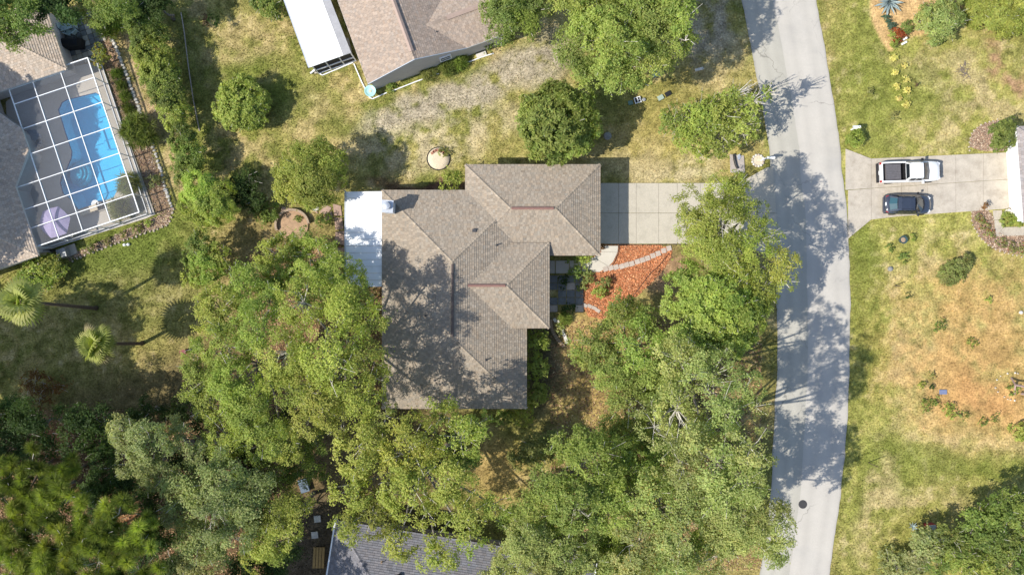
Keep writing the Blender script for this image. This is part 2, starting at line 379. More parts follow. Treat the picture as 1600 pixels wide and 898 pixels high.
# ------------------------------------------------------------------ house at the top with gable wall
ze = 2.8; kn = S * H / (H - ze); th = radians(20); U, Vv = np.array([cos(th), sin(th)]), np.array([sin(th), -cos(th)])   # world axes: along the gable, towards the yard
o0 = np.array([(575 - 800) / kn, (449 - 131) / kn])
def Nn(u, v, z=ze): q = o0 + U * u / kn + Vv * v / kn; return np.array([q[0], q[1], z])
nh = thing('gable_house', 'pale house with tan gable roof and white flat patio roof at the top edge', 'house', Nn(82, -60, 0))
ps = .42; hz = lambda d: ze + ps * d / kn
F = [[Nn(0, 0), Nn(0, -330), Nn(82, -330, hz(82)), Nn(82, 0, hz(82))],
     [Nn(164, -330), Nn(164, -94), Nn(118, -47, hz(46)), Nn(164, 0), Nn(82, 0, hz(82)), Nn(82, -330, hz(82))],
     [Nn(164, 0), Nn(240, 0), Nn(240, -47, hz(47)), Nn(117, -47, hz(47))],
     [Nn(240, -94), Nn(164, -94), Nn(117, -47, hz(47)), Nn(240, -47, hz(47))]]
HP = [(Nn(82, 0, hz(82)), Nn(82, -330, hz(82))), (Nn(117, -47, hz(47)), Nn(240, -47, hz(47)))]
house_roof(nh, F, HP, (.325, .26, .21), seed=30)
for a, b in ((Nn(82, -12, hz(82)), Nn(82, -325, hz(82))), (Nn(150, -47, hz(47)), Nn(236, -47, hz(47)))):
    mb = MB(); up = np.array([0, 0, 1.]); s = np.cross((b - a) / np.linalg.norm(b - a), up)
    mb.add([a + s * .2 + up * .07, a + up * .17, a - s * .2 + up * .07, b + s * .2 + up * .07, b + up * .17, b - s * .2 + up * .07, a + s * .2, a - s * .2, b + s * .2, b - s * .2],
           [(0, 1, 4, 3), (1, 2, 5, 4), (0, 3, 8, 6), (2, 7, 9, 5), (6, 7, 2, 1, 0)]); mb.build('ridge_vent', M('ridge_vent_tan', (.33, .25, .21), .8, .12, 4), nh)
fascia(nh, [[Nn(0, 0), Nn(0, -330)], [Nn(164, 0), Nn(240, 0)]], ze, .18, WHITE)
mb = MB()     # gable and side walls
zt = hz(79); ww = [(4, -3), (160, -3), (238, -3), (238, -84), (160, -84), (160, -320), (4, -320)]
mb.prism([Nn(*q)[:2] for q in ww], 0, ze - .05)
mb.add([Nn(4, -3, ze - .05), Nn(160, -3, ze - .05), Nn(82, -3, zt - .04), Nn(4, -12, ze - .05), Nn(160, -12, ze - .05), Nn(82, -12, zt - .04)], [(0, 1, 2), (3, 5, 4), (0, 2, 5, 3), (1, 4, 5, 2)])
mb.build('wall', WALLN, nh)
mb = MB()     # bargeboards
for a, b in ((Nn(-1, 0, hz(-1)), Nn(82, 0, hz(82))), (Nn(82, 0, hz(82)), Nn(164, 0, hz(0)))):
    d = np.array([Vv[0], Vv[1], 0]) * .05; dn = np.array([0, 0, -.2]); mb.add([a, b, b + dn, a + dn, a + d, b + d, b + d + dn, a + d + dn], [(0, 1, 2, 3), (7, 6, 5, 4), (0, 4, 5, 1), (2, 6, 7, 3)])
mb.build('bargeboard', M('blue_grey_trim', (.42, .47, .54), .6, .05, 3), nh)
q = Nn(128, -2.0, 1.75); window(nh, q, 1.0, .9, th)
MB().lathe(Nn(128, -34, hz(30)), [(.12, 0), (.08, .05), (.05, .07), (.05, .3), (.04, .3)], 8).build('vent_pipe', DARKM, nh)
# patio roof: white sheets, a grey strip beside the tiles, beam and screen bays
pzn = 2.55; kpn = S * H / (H - pzn)
def Q(px, py, z=pzn): k = S * H / (H - z); return np.array([(px - 800) / k, (449 - py) / k, z])
A, B, Cc, D = Q(484, 106), Q(537, 87), Q(484, -52), Q(426, -52)
for i in range(3):
    a = lambda t, s: (A * (1 - t) + B * t) * (1 - s) + (D * (1 - t) + Cc * t) * s
    t0, t1 = i / 3 + .003, (i + 1) / 3 - .003
    MB().prism([a(t0, 0)[:2], a(t1, 0)[:2], a(t1, 1)[:2], a(t0, 1)[:2]], pzn, pzn + .08).build('patio_roof_sheet', WROOF, nh)
MB().prism([B[:2] + [.012, 0], Q(549, 83)[:2], Q(496, -52)[:2], Cc[:2] + [.012, 0]], pzn - .01, pzn + .06).build('patio_roof_strip', M('grey_membrane', (.33, .33, .34), .85, .15, 1.5, .2, fine=(14, .1)), nh)
mb = MB(); d = (A - D); mb.box(((A + D)[0] / 2 - .06, (A + D)[1] / 2 - .01, pzn - .02), (np.linalg.norm(d), .12, .16), math.atan2(d[1], d[0])); mb.build('gutter', METAL, nh)
mb = MB(); e = Q(548, 84) - A
for zz in (pzn - .12, 1.1, .12):
    c = (A + Q(548, 84)) / 2; mb.box((c[0] + .05, c[1] + .16, zz), (np.linalg.norm(e) - .15, .08, .12), math.atan2(e[1], e[0]))
for t in (.03, .35, .68, .97): c = A + e * t; mb.box((c[0] + .05, c[1] + .16, pzn / 2 - .1), (.09, .09, pzn - .25), math.atan2(e[1], e[0]))
mb.build('screen_frame', WHITE, nh)
q = (A + Q(548, 84)) / 2; MB().box((q[0] + .05, q[1] + .21, 1.2), (np.linalg.norm(e) - .2, .02, 2.1), math.atan2(e[1], e[0])).build('screen_panel', M('dark_screen', (.03, .03, .032), .8, .1, 3), nh)
mb = MB(); mb.prism([Q(492, 116, 0)[:2], Q(553, 94, 0)[:2], Q(545, 60, 0)[:2], Q(480, 60, 0)[:2]], .004, .08); mb.build('patio_slab', CONC, nh)
# ------------------------------------------------------------------ pool house on the left
zl = 2.75; kl = S * H / (H - zl); tl = radians(18.5); UL, VL = np.array([cos(tl), sin(tl)]), np.array([sin(tl), -cos(tl)])
oL = np.array([(104 - 800) / kl, (449 - 108) / kl])
def Lh(u, v, d=0, z=None, k=kl): q = oL * kl / k + UL * u / k + VL * v / k; return np.array([q[0], q[1], (zl + .32 * d / kl) if z is None else z])
lh = thing('pool_house', 'taupe shingled house at the left edge beside the screened pool', 'house', Lh(-150, 100, z=0))
F = [[Lh(0, 0), Lh(0, -115), Lh(-57.5, -57.5, 57.5)],
     [Lh(0, 0), Lh(-260, 0), Lh(-260, -57.5, 57.5), Lh(-57.5, -57.5, 57.5)],
     [Lh(0, -115), Lh(-260, -115), Lh(-260, -57.5, 57.5), Lh(-57.5, -57.5, 57.5)],
     [Lh(-134, 0), Lh(-134, 262), Lh(-234, 162, 100), Lh(-234, 0, 100)],
     [Lh(-134, 262), Lh(-334, 262), Lh(-234, 162, 100)],
     [Lh(-96, 67), Lh(-96, 100), Lh(-160, 84, 64)],
     [Lh(-96, 100), Lh(-134, 148), Lh(-185, 110, 68), Lh(-160, 84, 64)],
     [Lh(-96, 67), Lh(-134, 15), Lh(-185, 58, 68), Lh(-160, 84, 64)],
     [Lh(-160, 84, 64), Lh(-185, 110, 68), Lh(-185, 58, 68)]]
HP = [(Lh(0, 0), Lh(-57.5, -57.5, 57.5)), (Lh(0, -115), Lh(-57.5, -57.5, 57.5)), (Lh(-57.5, -57.5, 57.5), Lh(-134, -57.5, 57.5)), (Lh(-134, 262), Lh(-234, 162, 100)),
      (Lh(-96, 67), Lh(-160, 84, 64)), (Lh(-96, 100), Lh(-160, 84, 64))]
house_roof(lh, F, HP, (.43, .355, .285), seed=60)
fascia(lh, [[Lh(-134, 0), Lh(0, 0), Lh(0, -115), Lh(-200, -115)], [Lh(-134, 15), Lh(-96, 67), Lh(-96, 100), Lh(-134, 148), Lh(-134, 262), Lh(-334, 262)]], zl, .18, M('cream_fascia', (.55, .52, .48), .6, .06, 2))
MB().prism([Lh(*q)[:2] for q in ((-142, -9), (-9, -9), (-9, -106), (-300, -106), (-300, 253), (-142, 253), (-142, 150), (-106, 101), (-106, 66), (-142, 14))], 0, zl - .04).build('wall', WALLN, lh)
# ------------------------------------------------------------------ house at the bottom
zb = 2.9; kb = S * H / (H - zb); tb = radians(-9); UB, VB = np.array([cos(tb), sin(tb)]), np.array([sin(tb), -cos(tb)])
oB = np.array([(526 - 800) / kb, (449 - 812) / kb])
def Bh(u, v, d=0): q = oB + UB * u / kb + VB * v / kb; return np.array([q[0], q[1], zb + .36 * d / kb])
bh = thing('grey_roof_house', 'house with blue grey shingle hip roof under the trees at the bottom edge', 'house', Bh(200, 90) * [1, 1, 0])
F = [[Bh(0, 0), Bh(410, 0), Bh(310, 100, 100), Bh(100, 100, 100)], [Bh(0, 0), Bh(0, 200), Bh(100, 100, 100)], [Bh(410, 0), Bh(410, 200), Bh(310, 100, 100)],
     [Bh(0, 200), Bh(410, 200), Bh(310, 100, 100), Bh(100, 100, 100)]]
house_roof(bh, F, [(Bh(0, 0), Bh(100, 100, 100)), (Bh(410, 0), Bh(310, 100, 100)), (Bh(100, 100, 100), Bh(310, 100, 100))], (.165, .162, .178), seed=90, rows=.2, tab=.42)
MB().prism([Bh(*q)[:2] for q in ((9, 9), (401, 9), (401, 191), (9, 191))], 0, zb - .04).build('wall', WALLB, bh)
for a, b in ((Bh(-2, -2), Bh(-2, 200)), (Bh(412, -2), Bh(412, 200))):
    c = (a + b) / 2; d = b - a; MB().box((c[0], c[1], zb - .04), (np.linalg.norm(d), .13, .14), math.atan2(d[1], d[0])).build('gutter', WHITE, bh)
fascia(bh, [[Bh(0, 0), Bh(410, 0)]], zb, .18)
q = Bh(82, 47, 47); MB().lathe(q, [(.13, 0), (.09, .06), (.05, .08), (.05, .32), (.04, .32)], 8).build('vent_pipe', TIMBER, bh)
q = Bh(112, 62, 62); MB().lathe(q, [(.2, 0), (.2, .16), (.26, .17), (.2, .26), (.05, .3)], 10).build('roof_vent', BLACK, bh)
# ------------------------------------------------------------------ white garage at the right edge
zr = 2.5; kr = S * H / (H - zr)
def Rh(px, py, d=0): return np.array([(px - 800) / kr, (449 - py) / kr, zr + .42 * d / kr])
rh = thing('garage_house', 'house edge with white garage door facing the driveway at the right edge', 'house', Rh(1640, 270) * [1, 1, 0])
F = [[Rh(1588, 198), Rh(1599, 347), Rh(1669, 272, 70), Rh(1667, 265, 70)], [Rh(1588, 198), Rh(1720, 188), Rh(1720, 262, 70), Rh(1667, 265, 70)], [Rh(1599, 347), Rh(1730, 337), Rh(1720, 268, 70), Rh(1669, 272, 70)]]
house_roof(rh, F, [(Rh(1588, 198), Rh(1667, 265, 70)), (Rh(1599, 347), Rh(1669, 272, 70))], (.30, .27, .26), seed=120)
MB().prism([PT(*q)[:2] for q in ((1573, 222), (1579, 328), (1583, 347), (1700, 338), (1690, 205), (1572, 212))], 0, zr - .05).build('wall', WHITE, rh)
gd = MB(); a, b = PT(1573, 236), PT(1578, 324); d = b - a
for k in range(4): gd.box(((a + b)[0] / 2 - .05, (a + b)[1] / 2, .31 + .53 * k), (np.linalg.norm(d), .06, .5), math.atan2(d[1], d[0]))
gd.build('garage_door', M('garage_door_white', (.80, .79, .76), .5, .03, 2), rh); fascia(rh, [[Rh(1588, 198), Rh(1599, 347)]], zr, .16, WHITE)
# ------------------------------------------------------------------ ground sheet
ROAD_L = [(560, -3000), (900, -1400), (1080, -520), (1120, -260), (1140, -100), (1157, 0), (1175, 80), (1190, 160), (1200, 230), (1209, 320), (1213, 400), (1215, 480), (1213, 600), (1209, 700), (1203, 780), (1196, 840), (1187, 898), (1160, 1020), (1120, 1160), (960, 1700), (700, 2600), (300, 4200)]
ROAD_R = [(680, -3000), (1020, -1400), (1200, -520), (1240, -260), (1258, -100), (1276, 0), (1290, 80), (1303, 150), (1312, 230), (1321, 310), (1327, 400), (1330, 500), (1327, 600), (1321, 690), (1313, 770), (1306, 830), (1297, 898), (1272, 1020), (1236, 1160), (1076, 1700), (816, 2600), (416, 4200)]
ROAD = [PT(*p)[:2] for p in ROAD_L] + [PT(*p)[:2] for p in ROAD_R[::-1]]
POOL = px2([(91, 172), (97, 160), (104, 156), (150, 145), (157, 149), (163, 166), (186, 236), (198, 270), (178, 309), (122, 328), (112, 313), (98, 302), (94, 286), (96, 276), (103, 266), (111, 247), (112, 237), (102, 208)])
DECK = px2([(158, 96), (243, 335), (230, 341), (64, 393), (20, 310), (10, 160), (36, 138), (118, 104)])
DRIVE = px2([(925, 286), (1090, 286), (1152, 286), (1198, 262), (1212, 262), (1216, 400), (1205, 400), (1160, 381), (925, 381)])
DRIVER = px2([(1312, 228), (1324, 233), (1358, 248), (1580, 238), (1582, 326), (1518, 330), (1364, 341), (1338, 358), (1326, 372)])
MULCH = chaikin(px2([(905, 384), (966, 382), (1052, 383), (1046, 410), (1020, 440), (985, 472), (950, 500), (910, 492), (905, 430)]), 1)
WALK = px2([(967, 383), (966, 392), (959, 409), (947, 420), (936, 425), (858, 427), (858, 407), (905, 406), (925, 401), (938, 392), (938, 383)])
BEDT = chaikin(px2([(1349, -30), (1358, 20), (1372, 60), (1390, 88), (1412, 66), (1440, 55), (1500, 58), (1512, -30)]), 1)
BEDL = px2([(155, 15), (176, 60), (240, 235), (270, 325), (243, 336), (160, 96), (148, 30)])
BEDS = px2([(104, 400), (240, 340), (272, 322), (262, 352), (215, 366), (140, 396), (108, 408)])
BEDR1 = chaikin(px2([(1515, 235), (1516, 212), (1530, 196), (1560, 188), (1592, 190), (1590, 236)]), 1)
BEDR2 = chaikin(px2([(1518, 326), (1519, 350), (1535, 375), (1560, 392), (1620, 402), (1620, 366), (1556, 368), (1550, 328)]), 1)
def axis(lo, hi, st, far): 
    a = np.arange(lo, hi + st / 2, st); t = [3, 8, 16, 30, 60, 120, 300, 900]
    return np.concatenate([[lo - k for k in t[::-1]], a, [hi + k for k in t]])
gx, gy = axis(-50, 50, .2, 0), axis(-29, 29, .2, 0); GX, GY = np.meshgrid(gx, gy); PX, PY = GX * S + 800, 449 - GY * S
wx, wy = (fbm(GX, GY, 3.0, 5) - .5) * 46, (fbm(GX, GY, 3.0, 9) - .5) * 46; WX, WY = PX + wx, PY + wy
n1, n2, n3, n4, n5 = fbm(GX, GY, 6, 21), fbm(GX, GY, 1.6, 31), fbm(GX, GY, .7, 41, 3), fbm(GX, GY, 12, 51), fbm(GX, GY, .5, 61, 2)
gcol = np.zeros(GX.shape + (3,))
def lay(col, m):
    m = np.clip(m, 0, 1)[..., None]; gcol[:] = gcol * (1 - m) + np.array(col) * m
def sm(a, lo, hi): t = np.clip((a - lo) / (hi - lo), 0, 1); return t * t * (3 - 2 * t)
def blob(x, y, rx, ry, ang=0, soft=.5):
    a = radians(ang); dx, dy = WX - x, WY - y; u = (dx * cos(a) + dy * sin(a)) / rx; v = (-dx * sin(a) + dy * cos(a)) / ry
    return 1 - sm(np.hypot(u, v), 1 - soft, 1 + soft)
GREEN, OLIVE, TAN, SAND, GREY_, LITTER, ORNG = (.175, .20, .045), (.275, .255, .085), (.42, .325, .155), (.46, .395, .26), (.37, .325, .255), (.10, .062, .035), (.40, .19, .08)
lay(OLIVE, np.ones(GX.shape)); lay(GREEN, sm(n1, .42, .62) * .75); lay(TAN, sm(n2, .50, .68) * .55)
right = sm(PX, 1290, 1330)
lay((.285, .285, .080), right * .9); lay((.43, .345, .165), right * sm(PX, 1340, 1480) * sm(n2 + n1 * .3, .52, .80) * .42); lay(TAN, right * sm(PX, 1385, 1420) * sm(PY, 420, 480) * (1 - sm(PY, 700, 740)) * .5)
lay(GREEN, right * sm(n2, .5, .64) * .45); lay(TAN, sm(n5, .48, .72) * .26); lay((.46, .385, .24), sm(n5 + (n2 - .5) * .9, .72, .92) * .45); lay((.12, .135, .03), sm(n3 + n5, .78, .50) * .45)
for b in ((1355, 470, 26, 150, -4, .5), (1370, 130, 50, 120, 0, .6), (1460, 720, 130, 22, 6, .6), (1560, 735, 80, 14, 4, .6), (1385, 730, 40, 60, 0, .6), (1345, 370, 25, 40, 0, .6), (1450, 140, 60, 40, 0, .7)): lay((.16, .19, .04), blob(*b) * .6)
for b in ((1402, 560, 16, 110, -3, .5), (1380, 770, 22, 60, 0, .6), (1370, 840, 35, 45, 10, .6), (1500, 690, 110, 12, 8, .7), (1470, 400, 60, 35, 0, .8), (1440, 600, 40, 60, 0, .8), (1420, 30, 20, 20, 0, .5), (1400, 78, 34, 26, 0, .6), (1525, 130, 70, 40, 20, .9), (1500, 200, 90, 25, 0, .9), (1560, 160, 40, 18, 0, .8), (1440, 790, 60, 20, 0, .8)):
    lay((.41, .335, .18), blob(*b) * sm(n2 + n3 * .35, .52, .82) * .8)
for b in ((1530, 635, 85, 60, 20, .9), (1500, 600, 80, 60, 0, .9), (1580, 560, 60, 80, 0, .9), (1460, 540, 90, 90, 0, .9), (1540, 470, 90, 60, 0, .9)): lay((.42, .265, .11), blob(*b) * sm(n2 + n5 * .5, .40, 1.0) * .68)
lay((.43, .22, .095), blob(1545, 625, 60, 40, 20, .9) * .55)
for b in ((1560, 95, 18, 34, -10, .6), (1585, 130, 14, 20, 20, .6)): lay((.30, .17, .115), blob(*b) * sm(n3, .3, .6) * .8)
# lawn between the pool house and the gable house
for b in ((320, 60, 40, 70, 20, .8), (330, 230, 60, 70, 0, .9), (420, 70, 40, 60, 20, .8), (520, 205, 40, 16, 0, .7), (470, 190, 40, 25, 0, .8), (560, 160, 60, 25, 0, .9), (290, 20, 16, 60, 10, .7), (360, 250, 60, 40, 0, .9)):
    lay((.40, .32, .16), blob(*b) * sm(n2, .40, .60) * .75)
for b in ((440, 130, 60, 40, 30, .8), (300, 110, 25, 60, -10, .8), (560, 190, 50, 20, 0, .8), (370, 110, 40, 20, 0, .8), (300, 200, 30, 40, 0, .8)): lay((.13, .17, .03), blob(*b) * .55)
# grey dirt drive and bare patches
for b in ((700, 160, 125, 24, -14, .55), (800, 110, 90, 22, -22, .6), (850, 90, 50, 34, -50, .6), (640, 180, 60, 25, -5, .7), (1090, 70, 60, 50, 30, .8), (1120, 20, 40, 60, 0, .8)): lay(GREY_, blob(*b) * sm(n2 + n3 * .4, .44, .74) * .95)
for b in ((690, 235, 70, 30, 0, .8), (740, 195, 70, 20, -10, .9), (620, 235, 60, 30, 0, .9), (1000, 240, 50, 30, -10, .8), (1040, 265, 50, 16, 0, .8), (1090, 250, 40, 25, 0, .8)): lay(SAND, blob(*b) * sm(n2 + n3 * .3, .45, .70) * .8)
for b in ((1010, 200, 80, 60, -25, .7), (1100, 110, 60, 30, 0, .8), (1160, 250, 40, 30, 0, .8)): lay((.34, .27, .10), blob(*b) * .55)
# shaded front lawn, forest floor, back yard
for b in ((920, 590, 60, 90, -10, .7), (930, 510, 40, 40, 0, .7), (770, 725, 50, 50, 0, .7), (1000, 560, 60, 80, 0, .8)): lay((.36, .255, .105), blob(*b) * .8)
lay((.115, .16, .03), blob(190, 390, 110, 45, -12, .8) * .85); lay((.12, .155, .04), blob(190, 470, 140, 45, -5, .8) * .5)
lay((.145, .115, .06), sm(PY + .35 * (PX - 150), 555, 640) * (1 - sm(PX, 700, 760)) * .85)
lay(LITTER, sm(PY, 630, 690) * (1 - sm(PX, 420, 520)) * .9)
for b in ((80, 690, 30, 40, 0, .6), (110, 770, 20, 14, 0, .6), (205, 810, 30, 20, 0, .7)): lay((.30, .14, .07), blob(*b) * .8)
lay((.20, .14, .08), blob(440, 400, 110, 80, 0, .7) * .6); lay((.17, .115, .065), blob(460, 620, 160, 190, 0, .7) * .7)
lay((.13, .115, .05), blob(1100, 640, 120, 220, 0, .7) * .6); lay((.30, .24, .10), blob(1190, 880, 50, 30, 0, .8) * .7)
def bed(poly, col, soft=.25, amt=.95):
    ins_ = inside(GX + wx / S * .25, GY + wy / S * .25, poly); d = pdist(GX + wx / S * .25, GY + wy / S * .25, poly); lay(col, np.where(ins_, sm(d, 0, soft), 0) * amt)
lay((.30, .185, .12), blob(1045, 425, 34, 34, 0, .6) * .85); bed(BEDL, (.33, .225, .155)); bed(BEDS, (.38, .29, .19)); bed(MULCH, (.50, .195, .09), .1); bed(BEDT, (.50, .335, .17)); bed(BEDR1, (.40, .22, .13)); bed(BEDR2, (.36, .22, .14))
lay((.40, .30, .185), blob(230, 130, 24, 90, -18, .5) * sm(n2, .25, .5)); lay((.38, .28, .17), blob(285, 260, 16, 60, -12, .6) * .8)
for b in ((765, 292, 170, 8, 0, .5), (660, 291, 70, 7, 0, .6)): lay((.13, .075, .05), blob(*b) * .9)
lay((.12, .10, .07), blob(850, 560, 22, 90, 0, .5) * .9); lay((.10, .08, .06), blob(480, 850, 60, 70, 0, .5) * .9)  # second patch paints deep tree shade into the soil left of the grey roof
lay((.22, .14, .09), blob(120, 70, 60, 60, 0, .6) * .5)
gcol *= (1 + (n3[..., None] - .5) * .5) * (1 + (n5[..., None] - .5) * .55); gcol *= (1 + (n4[..., None] - .5) * .25); gcol *= np.array([.93, .915, .85])
out_ = (np.abs(GX) > 49.9) | (np.abs(GY) > 28.9); gcol[out_] = (.25, .235, .085)
NX, NY = len(gx), len(gy); idx = np.arange(NX * NY).reshape(NY, NX)
Fg = np.stack([idx[:-1, :-1], idx[:-1, 1:], idx[1:, 1:], idx[1:, :-1]], -1).reshape(-1, 4)
cxm, cym = ((GX[:-1, :-1] + GX[1:, 1:]) / 2).ravel(), ((GY[:-1, :-1] + GY[1:, 1:]) / 2).ravel()
hole = inside(cxm, cym, POOL) | (pdist(cxm, cym, POOL) < .35)
GZ = (fbm(GX, GY, 1.2, 77, 3) - .5) * .05 - .03
near = (pdist(GX, GY, ROAD) < .6) | inside(GX, GY, ROAD); GZ = np.where(near | (np.abs(GX) > 50) | (np.abs(GY) > 29), -.03, GZ)
def groundmat():
    m = M('lawn_soil', (0, 0, 0), .95, .22, 2.2, .9, attr=True, fine=(6, .38), spec=.1)
    return m
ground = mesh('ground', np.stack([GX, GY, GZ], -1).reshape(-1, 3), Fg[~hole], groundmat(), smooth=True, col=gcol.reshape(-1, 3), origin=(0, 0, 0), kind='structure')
# ------------------------------------------------------------------ road
def roadmat():
    m = ASPH.copy(); m.name = 'asphalt_road'; n = m.node_tree.nodes; l = m.node_tree.links; b = n['Principled BSDF']; src = b.inputs['Base Color'].links[0].from_socket
    at = n.new('ShaderNodeAttribute'); at.attribute_name = 'Col'; mu = n.new('ShaderNodeMix'); mu.data_type = 'RGBA'; mu.blend_type = 'MULTIPLY'; mu.inputs[0].default_value = 1
    geo = n.new('ShaderNodeNewGeometry'); nz = n.new('ShaderNodeTexNoise'); nz.inputs['Scale'].default_value = .9; nz.inputs['Detail'].default_value = 4; l.new(geo.outputs['Position'], nz.inputs['Vector'])
    ad = n.new('ShaderNodeVectorMath'); ad.operation = 'MULTIPLY_ADD'; ad.inputs[1].default_value = (1.6, 1.6, 0); l.new(nz.outputs['Color'], ad.inputs[0]); l.new(geo.outputs['Position'], ad.inputs[2])
    vo = n.new('ShaderNodeTexVoronoi'); vo.feature = 'DISTANCE_TO_EDGE'; vo.inputs['Scale'].default_value = .22; l.new(ad.outputs[0], vo.inputs['Vector'])
    cr = n.new('ShaderNodeMapRange'); cr.inputs[1].default_value = .002; cr.inputs[2].default_value = .010; cr.inputs[3].default_value = .62; cr.inputs[4].default_value = 1; l.new(vo.outputs['Distance'], cr.inputs[0])
    n2 = n.new('ShaderNodeTexNoise'); n2.inputs['Scale'].default_value = .16; l.new(geo.outputs['Position'], n2.inputs['Vector']); mk = n.new('ShaderNodeMapRange'); mk.inputs[1].default_value = .48; mk.inputs[2].default_value = .58; l.new(n2.outputs[0], mk.inputs[0])
    lm = n.new('ShaderNodeMix'); lm.inputs[2].default_value = 1; l.new(mk.outputs[0], lm.inputs[0]); l.new(cr.outputs[0], lm.inputs[3]); sc = n.new('ShaderNodeVectorMath'); sc.operation = 'SCALE'; l.new(src, sc.inputs[0]); l.new(lm.outputs[0], sc.inputs['Scale']); src = sc.outputs[0]
    l.new(src, mu.inputs[6]); l.new(at.outputs['Color'], mu.inputs[7]); l.new(mu.outputs[2], b.inputs['Base Color']); return m
def resample(p, n):
    p = chaikin([PT(*q)[:2] for q in p], 3, False); p = np.array(p); d = np.r_[0, np.cumsum(np.hypot(*np.diff(p, axis=0).T))]; t = np.linspace(0, d[-1], n)
    return np.stack([np.interp(t, d, p[:, 0]), np.interp(t, d, p[:, 1])], -1)
RL, RR = resample(ROAD_L, 1100), resample(ROAD_R, 1100)
jit = lambda k: (fbm(np.arange(1100) * .36, np.zeros(1100), 2.3, k, 3) - .5)[:, None] * .34
RL = RL + jit(3) * [1, 0]; RR = RR + jit(4) * [1, 0]
ts = [0, .03, .10, .18, .26, .34, .415, .425, .50, .58, .66, .74, .82, .90, .97, 1]; V, cc = [], []
tone = {0: .74, .03: .93, .10: .99, .18: .89, .26: .99, .34: .91, .415: .90, .425: 1.05, .50: 1.08, .58: 1.0, .66: 1.08, .74: 1.09, .82: 1.0, .90: 1.07, .97: 1.02, 1: .82}
for i in range(1100):
    for t in ts: q = RL[i] * (1 - t) + RR[i] * t; V.append((q[0], q[1], .012 + .05 * (1 - (2 * t - 1) ** 2))); g = tone[t]; cc.append((g * (.985 if t < .42 else 1), g, g * (1.0 if t > .42 else .97)))
k = len(ts); F = np.array([(i * k + j, i * k + j + 1, (i + 1) * k + j + 1, (i + 1) * k + j) for i in range(1099) for j in range(k - 1)])[:, ::-1]
V = np.array(V); F = F if np.cross(V[F[0][1]] - V[F[0][0]], V[F[0][2]] - V[F[0][0]])[2] > 0 else F[:, ::-1]
road = mesh('road', V, F, roadmat(), smooth=True, col=np.array(cc), origin=(0, 0, 0), kind='structure')
mh = thing('manhole_cover', 'round dark iron manhole cover set in the road near the bottom', 'manhole cover', PT(1254, 787, .05))
MB().lathe(PT(1254, 787, .045), [(.40, 0), (.40, .022), (.34, .03), (.33, .02), (.01, .02)], 24).build('frame', M('cast_iron', (.06, .058, .06), .7, .2, 6, metal=.2), mh)
mb = MB()
for i in range(5):
    for j in range(5):
        if math.hypot(i - 2, j - 2) < 2.5: q = PT(1254, 787, .072) + [(i - 2) * .12, (j - 2) * .12, 0]; mb.box(q, (.07, .07, .012))
mb.build('lid_studs', MATS['cast_iron'], mh, kind='stuff')
# ------------------------------------------------------------------ concrete drives, walks, slabs
def slab(parent, poly, z1=.05, m=CONC, z0=-.04, name='slab', gap=.014):
    poly = [np.array(p[:2]) for p in poly]; c = sum(poly) / len(poly)
    q = [p + (c - p) / (np.linalg.norm(c - p) + 1e-9) * gap * 1.4 for p in poly]
    return MB().prism(q, z0, z1 + random.uniform(-.006, .006)).build(name, m, parent)
dv = thing('driveway', None, None, PT(1050, 333), kind='structure')
xs = [925, 966.5, 994, 1029, 1058, 1094, 1128, 1156]
for a, b in zip(xs[:-1], xs[1:]):
    for c, d in ((286, 333), (333, 381)): slab(dv, px2([(a, c), (b, c), (b, d), (a, d)]))
slab(dv, px2([(1156, 285), (1199, 261), (1208, 262), (1213, 333), (1156, 333)])); slab(dv, px2([(1156, 333), (1213, 333), (1216, 402), (1208, 402), (1156, 381)]))
dr_ = thing('neighbour_driveway', None, None, PT(1450, 290), kind='structure')
def dl(x): return 248 - (x - 1358) * .045 if x >= 1358 else 233 + (x - 1322) * .42
def dm(x): return 297 - (x - 1322) * .066
def db(x): return 341 - (x - 1364) * .07 if x >= 1364 else 372 - (x - 1326) * .82
xs = [1321, 1361, 1408, 1449, 1493, 1536, 1579]
for a, b in zip(xs[:-1], xs[1:]):
    for f, g in ((dl, dm), (dm, db)):
        a2 = a + (4 if g is db and a < 1340 else 0); slab(dr_, px2([(a2, f(a)), (b, f(b)), (b, g(b)), (a2, g(a2))]), m=CONCR)
wk = thing('entry_walk', None, None, PT(930, 410), kind='structure')
for p in ([(939, 384), (966, 384), (965, 394), (939, 393)], [(939, 393), (965, 394), (958, 409), (951, 416), (927, 402), (938, 396)], [(927, 402), (951, 416), (937, 425), (921, 425), (921, 404)], [(921, 405), (921, 425), (909, 425), (909, 406)], [(908, 406), (908, 426), (890, 426), (890, 407)], [(889, 407), (889, 427), (868, 427), (868, 407)], [(867, 407), (867, 427), (848, 427), (848, 407)]): slab(wk, px2(p), .06, M('concrete_cream', (.50, .465, .40), .85, .08, .8, .2, fine=(14, .06)))
rw = thing('neighbour_walk', None, None, PT(1570, 350), kind='structure')
for p in ([(1551, 329), (1565, 328), (1567, 343), (1553, 344)], [(1553, 344), (1567, 343), (1568, 355), (1556, 369)], [(1568, 355), (1600, 354), (1600, 368), (1556, 369)], [(1600, 354), (1640, 353), (1640, 367), (1600, 368)]): slab(rw, px2(p), .05, CONCR)
st = thing('stepping_stone_path', 'row of square pinkish stepping stones crossing the orange mulch', 'stone path', PT(995, 403))
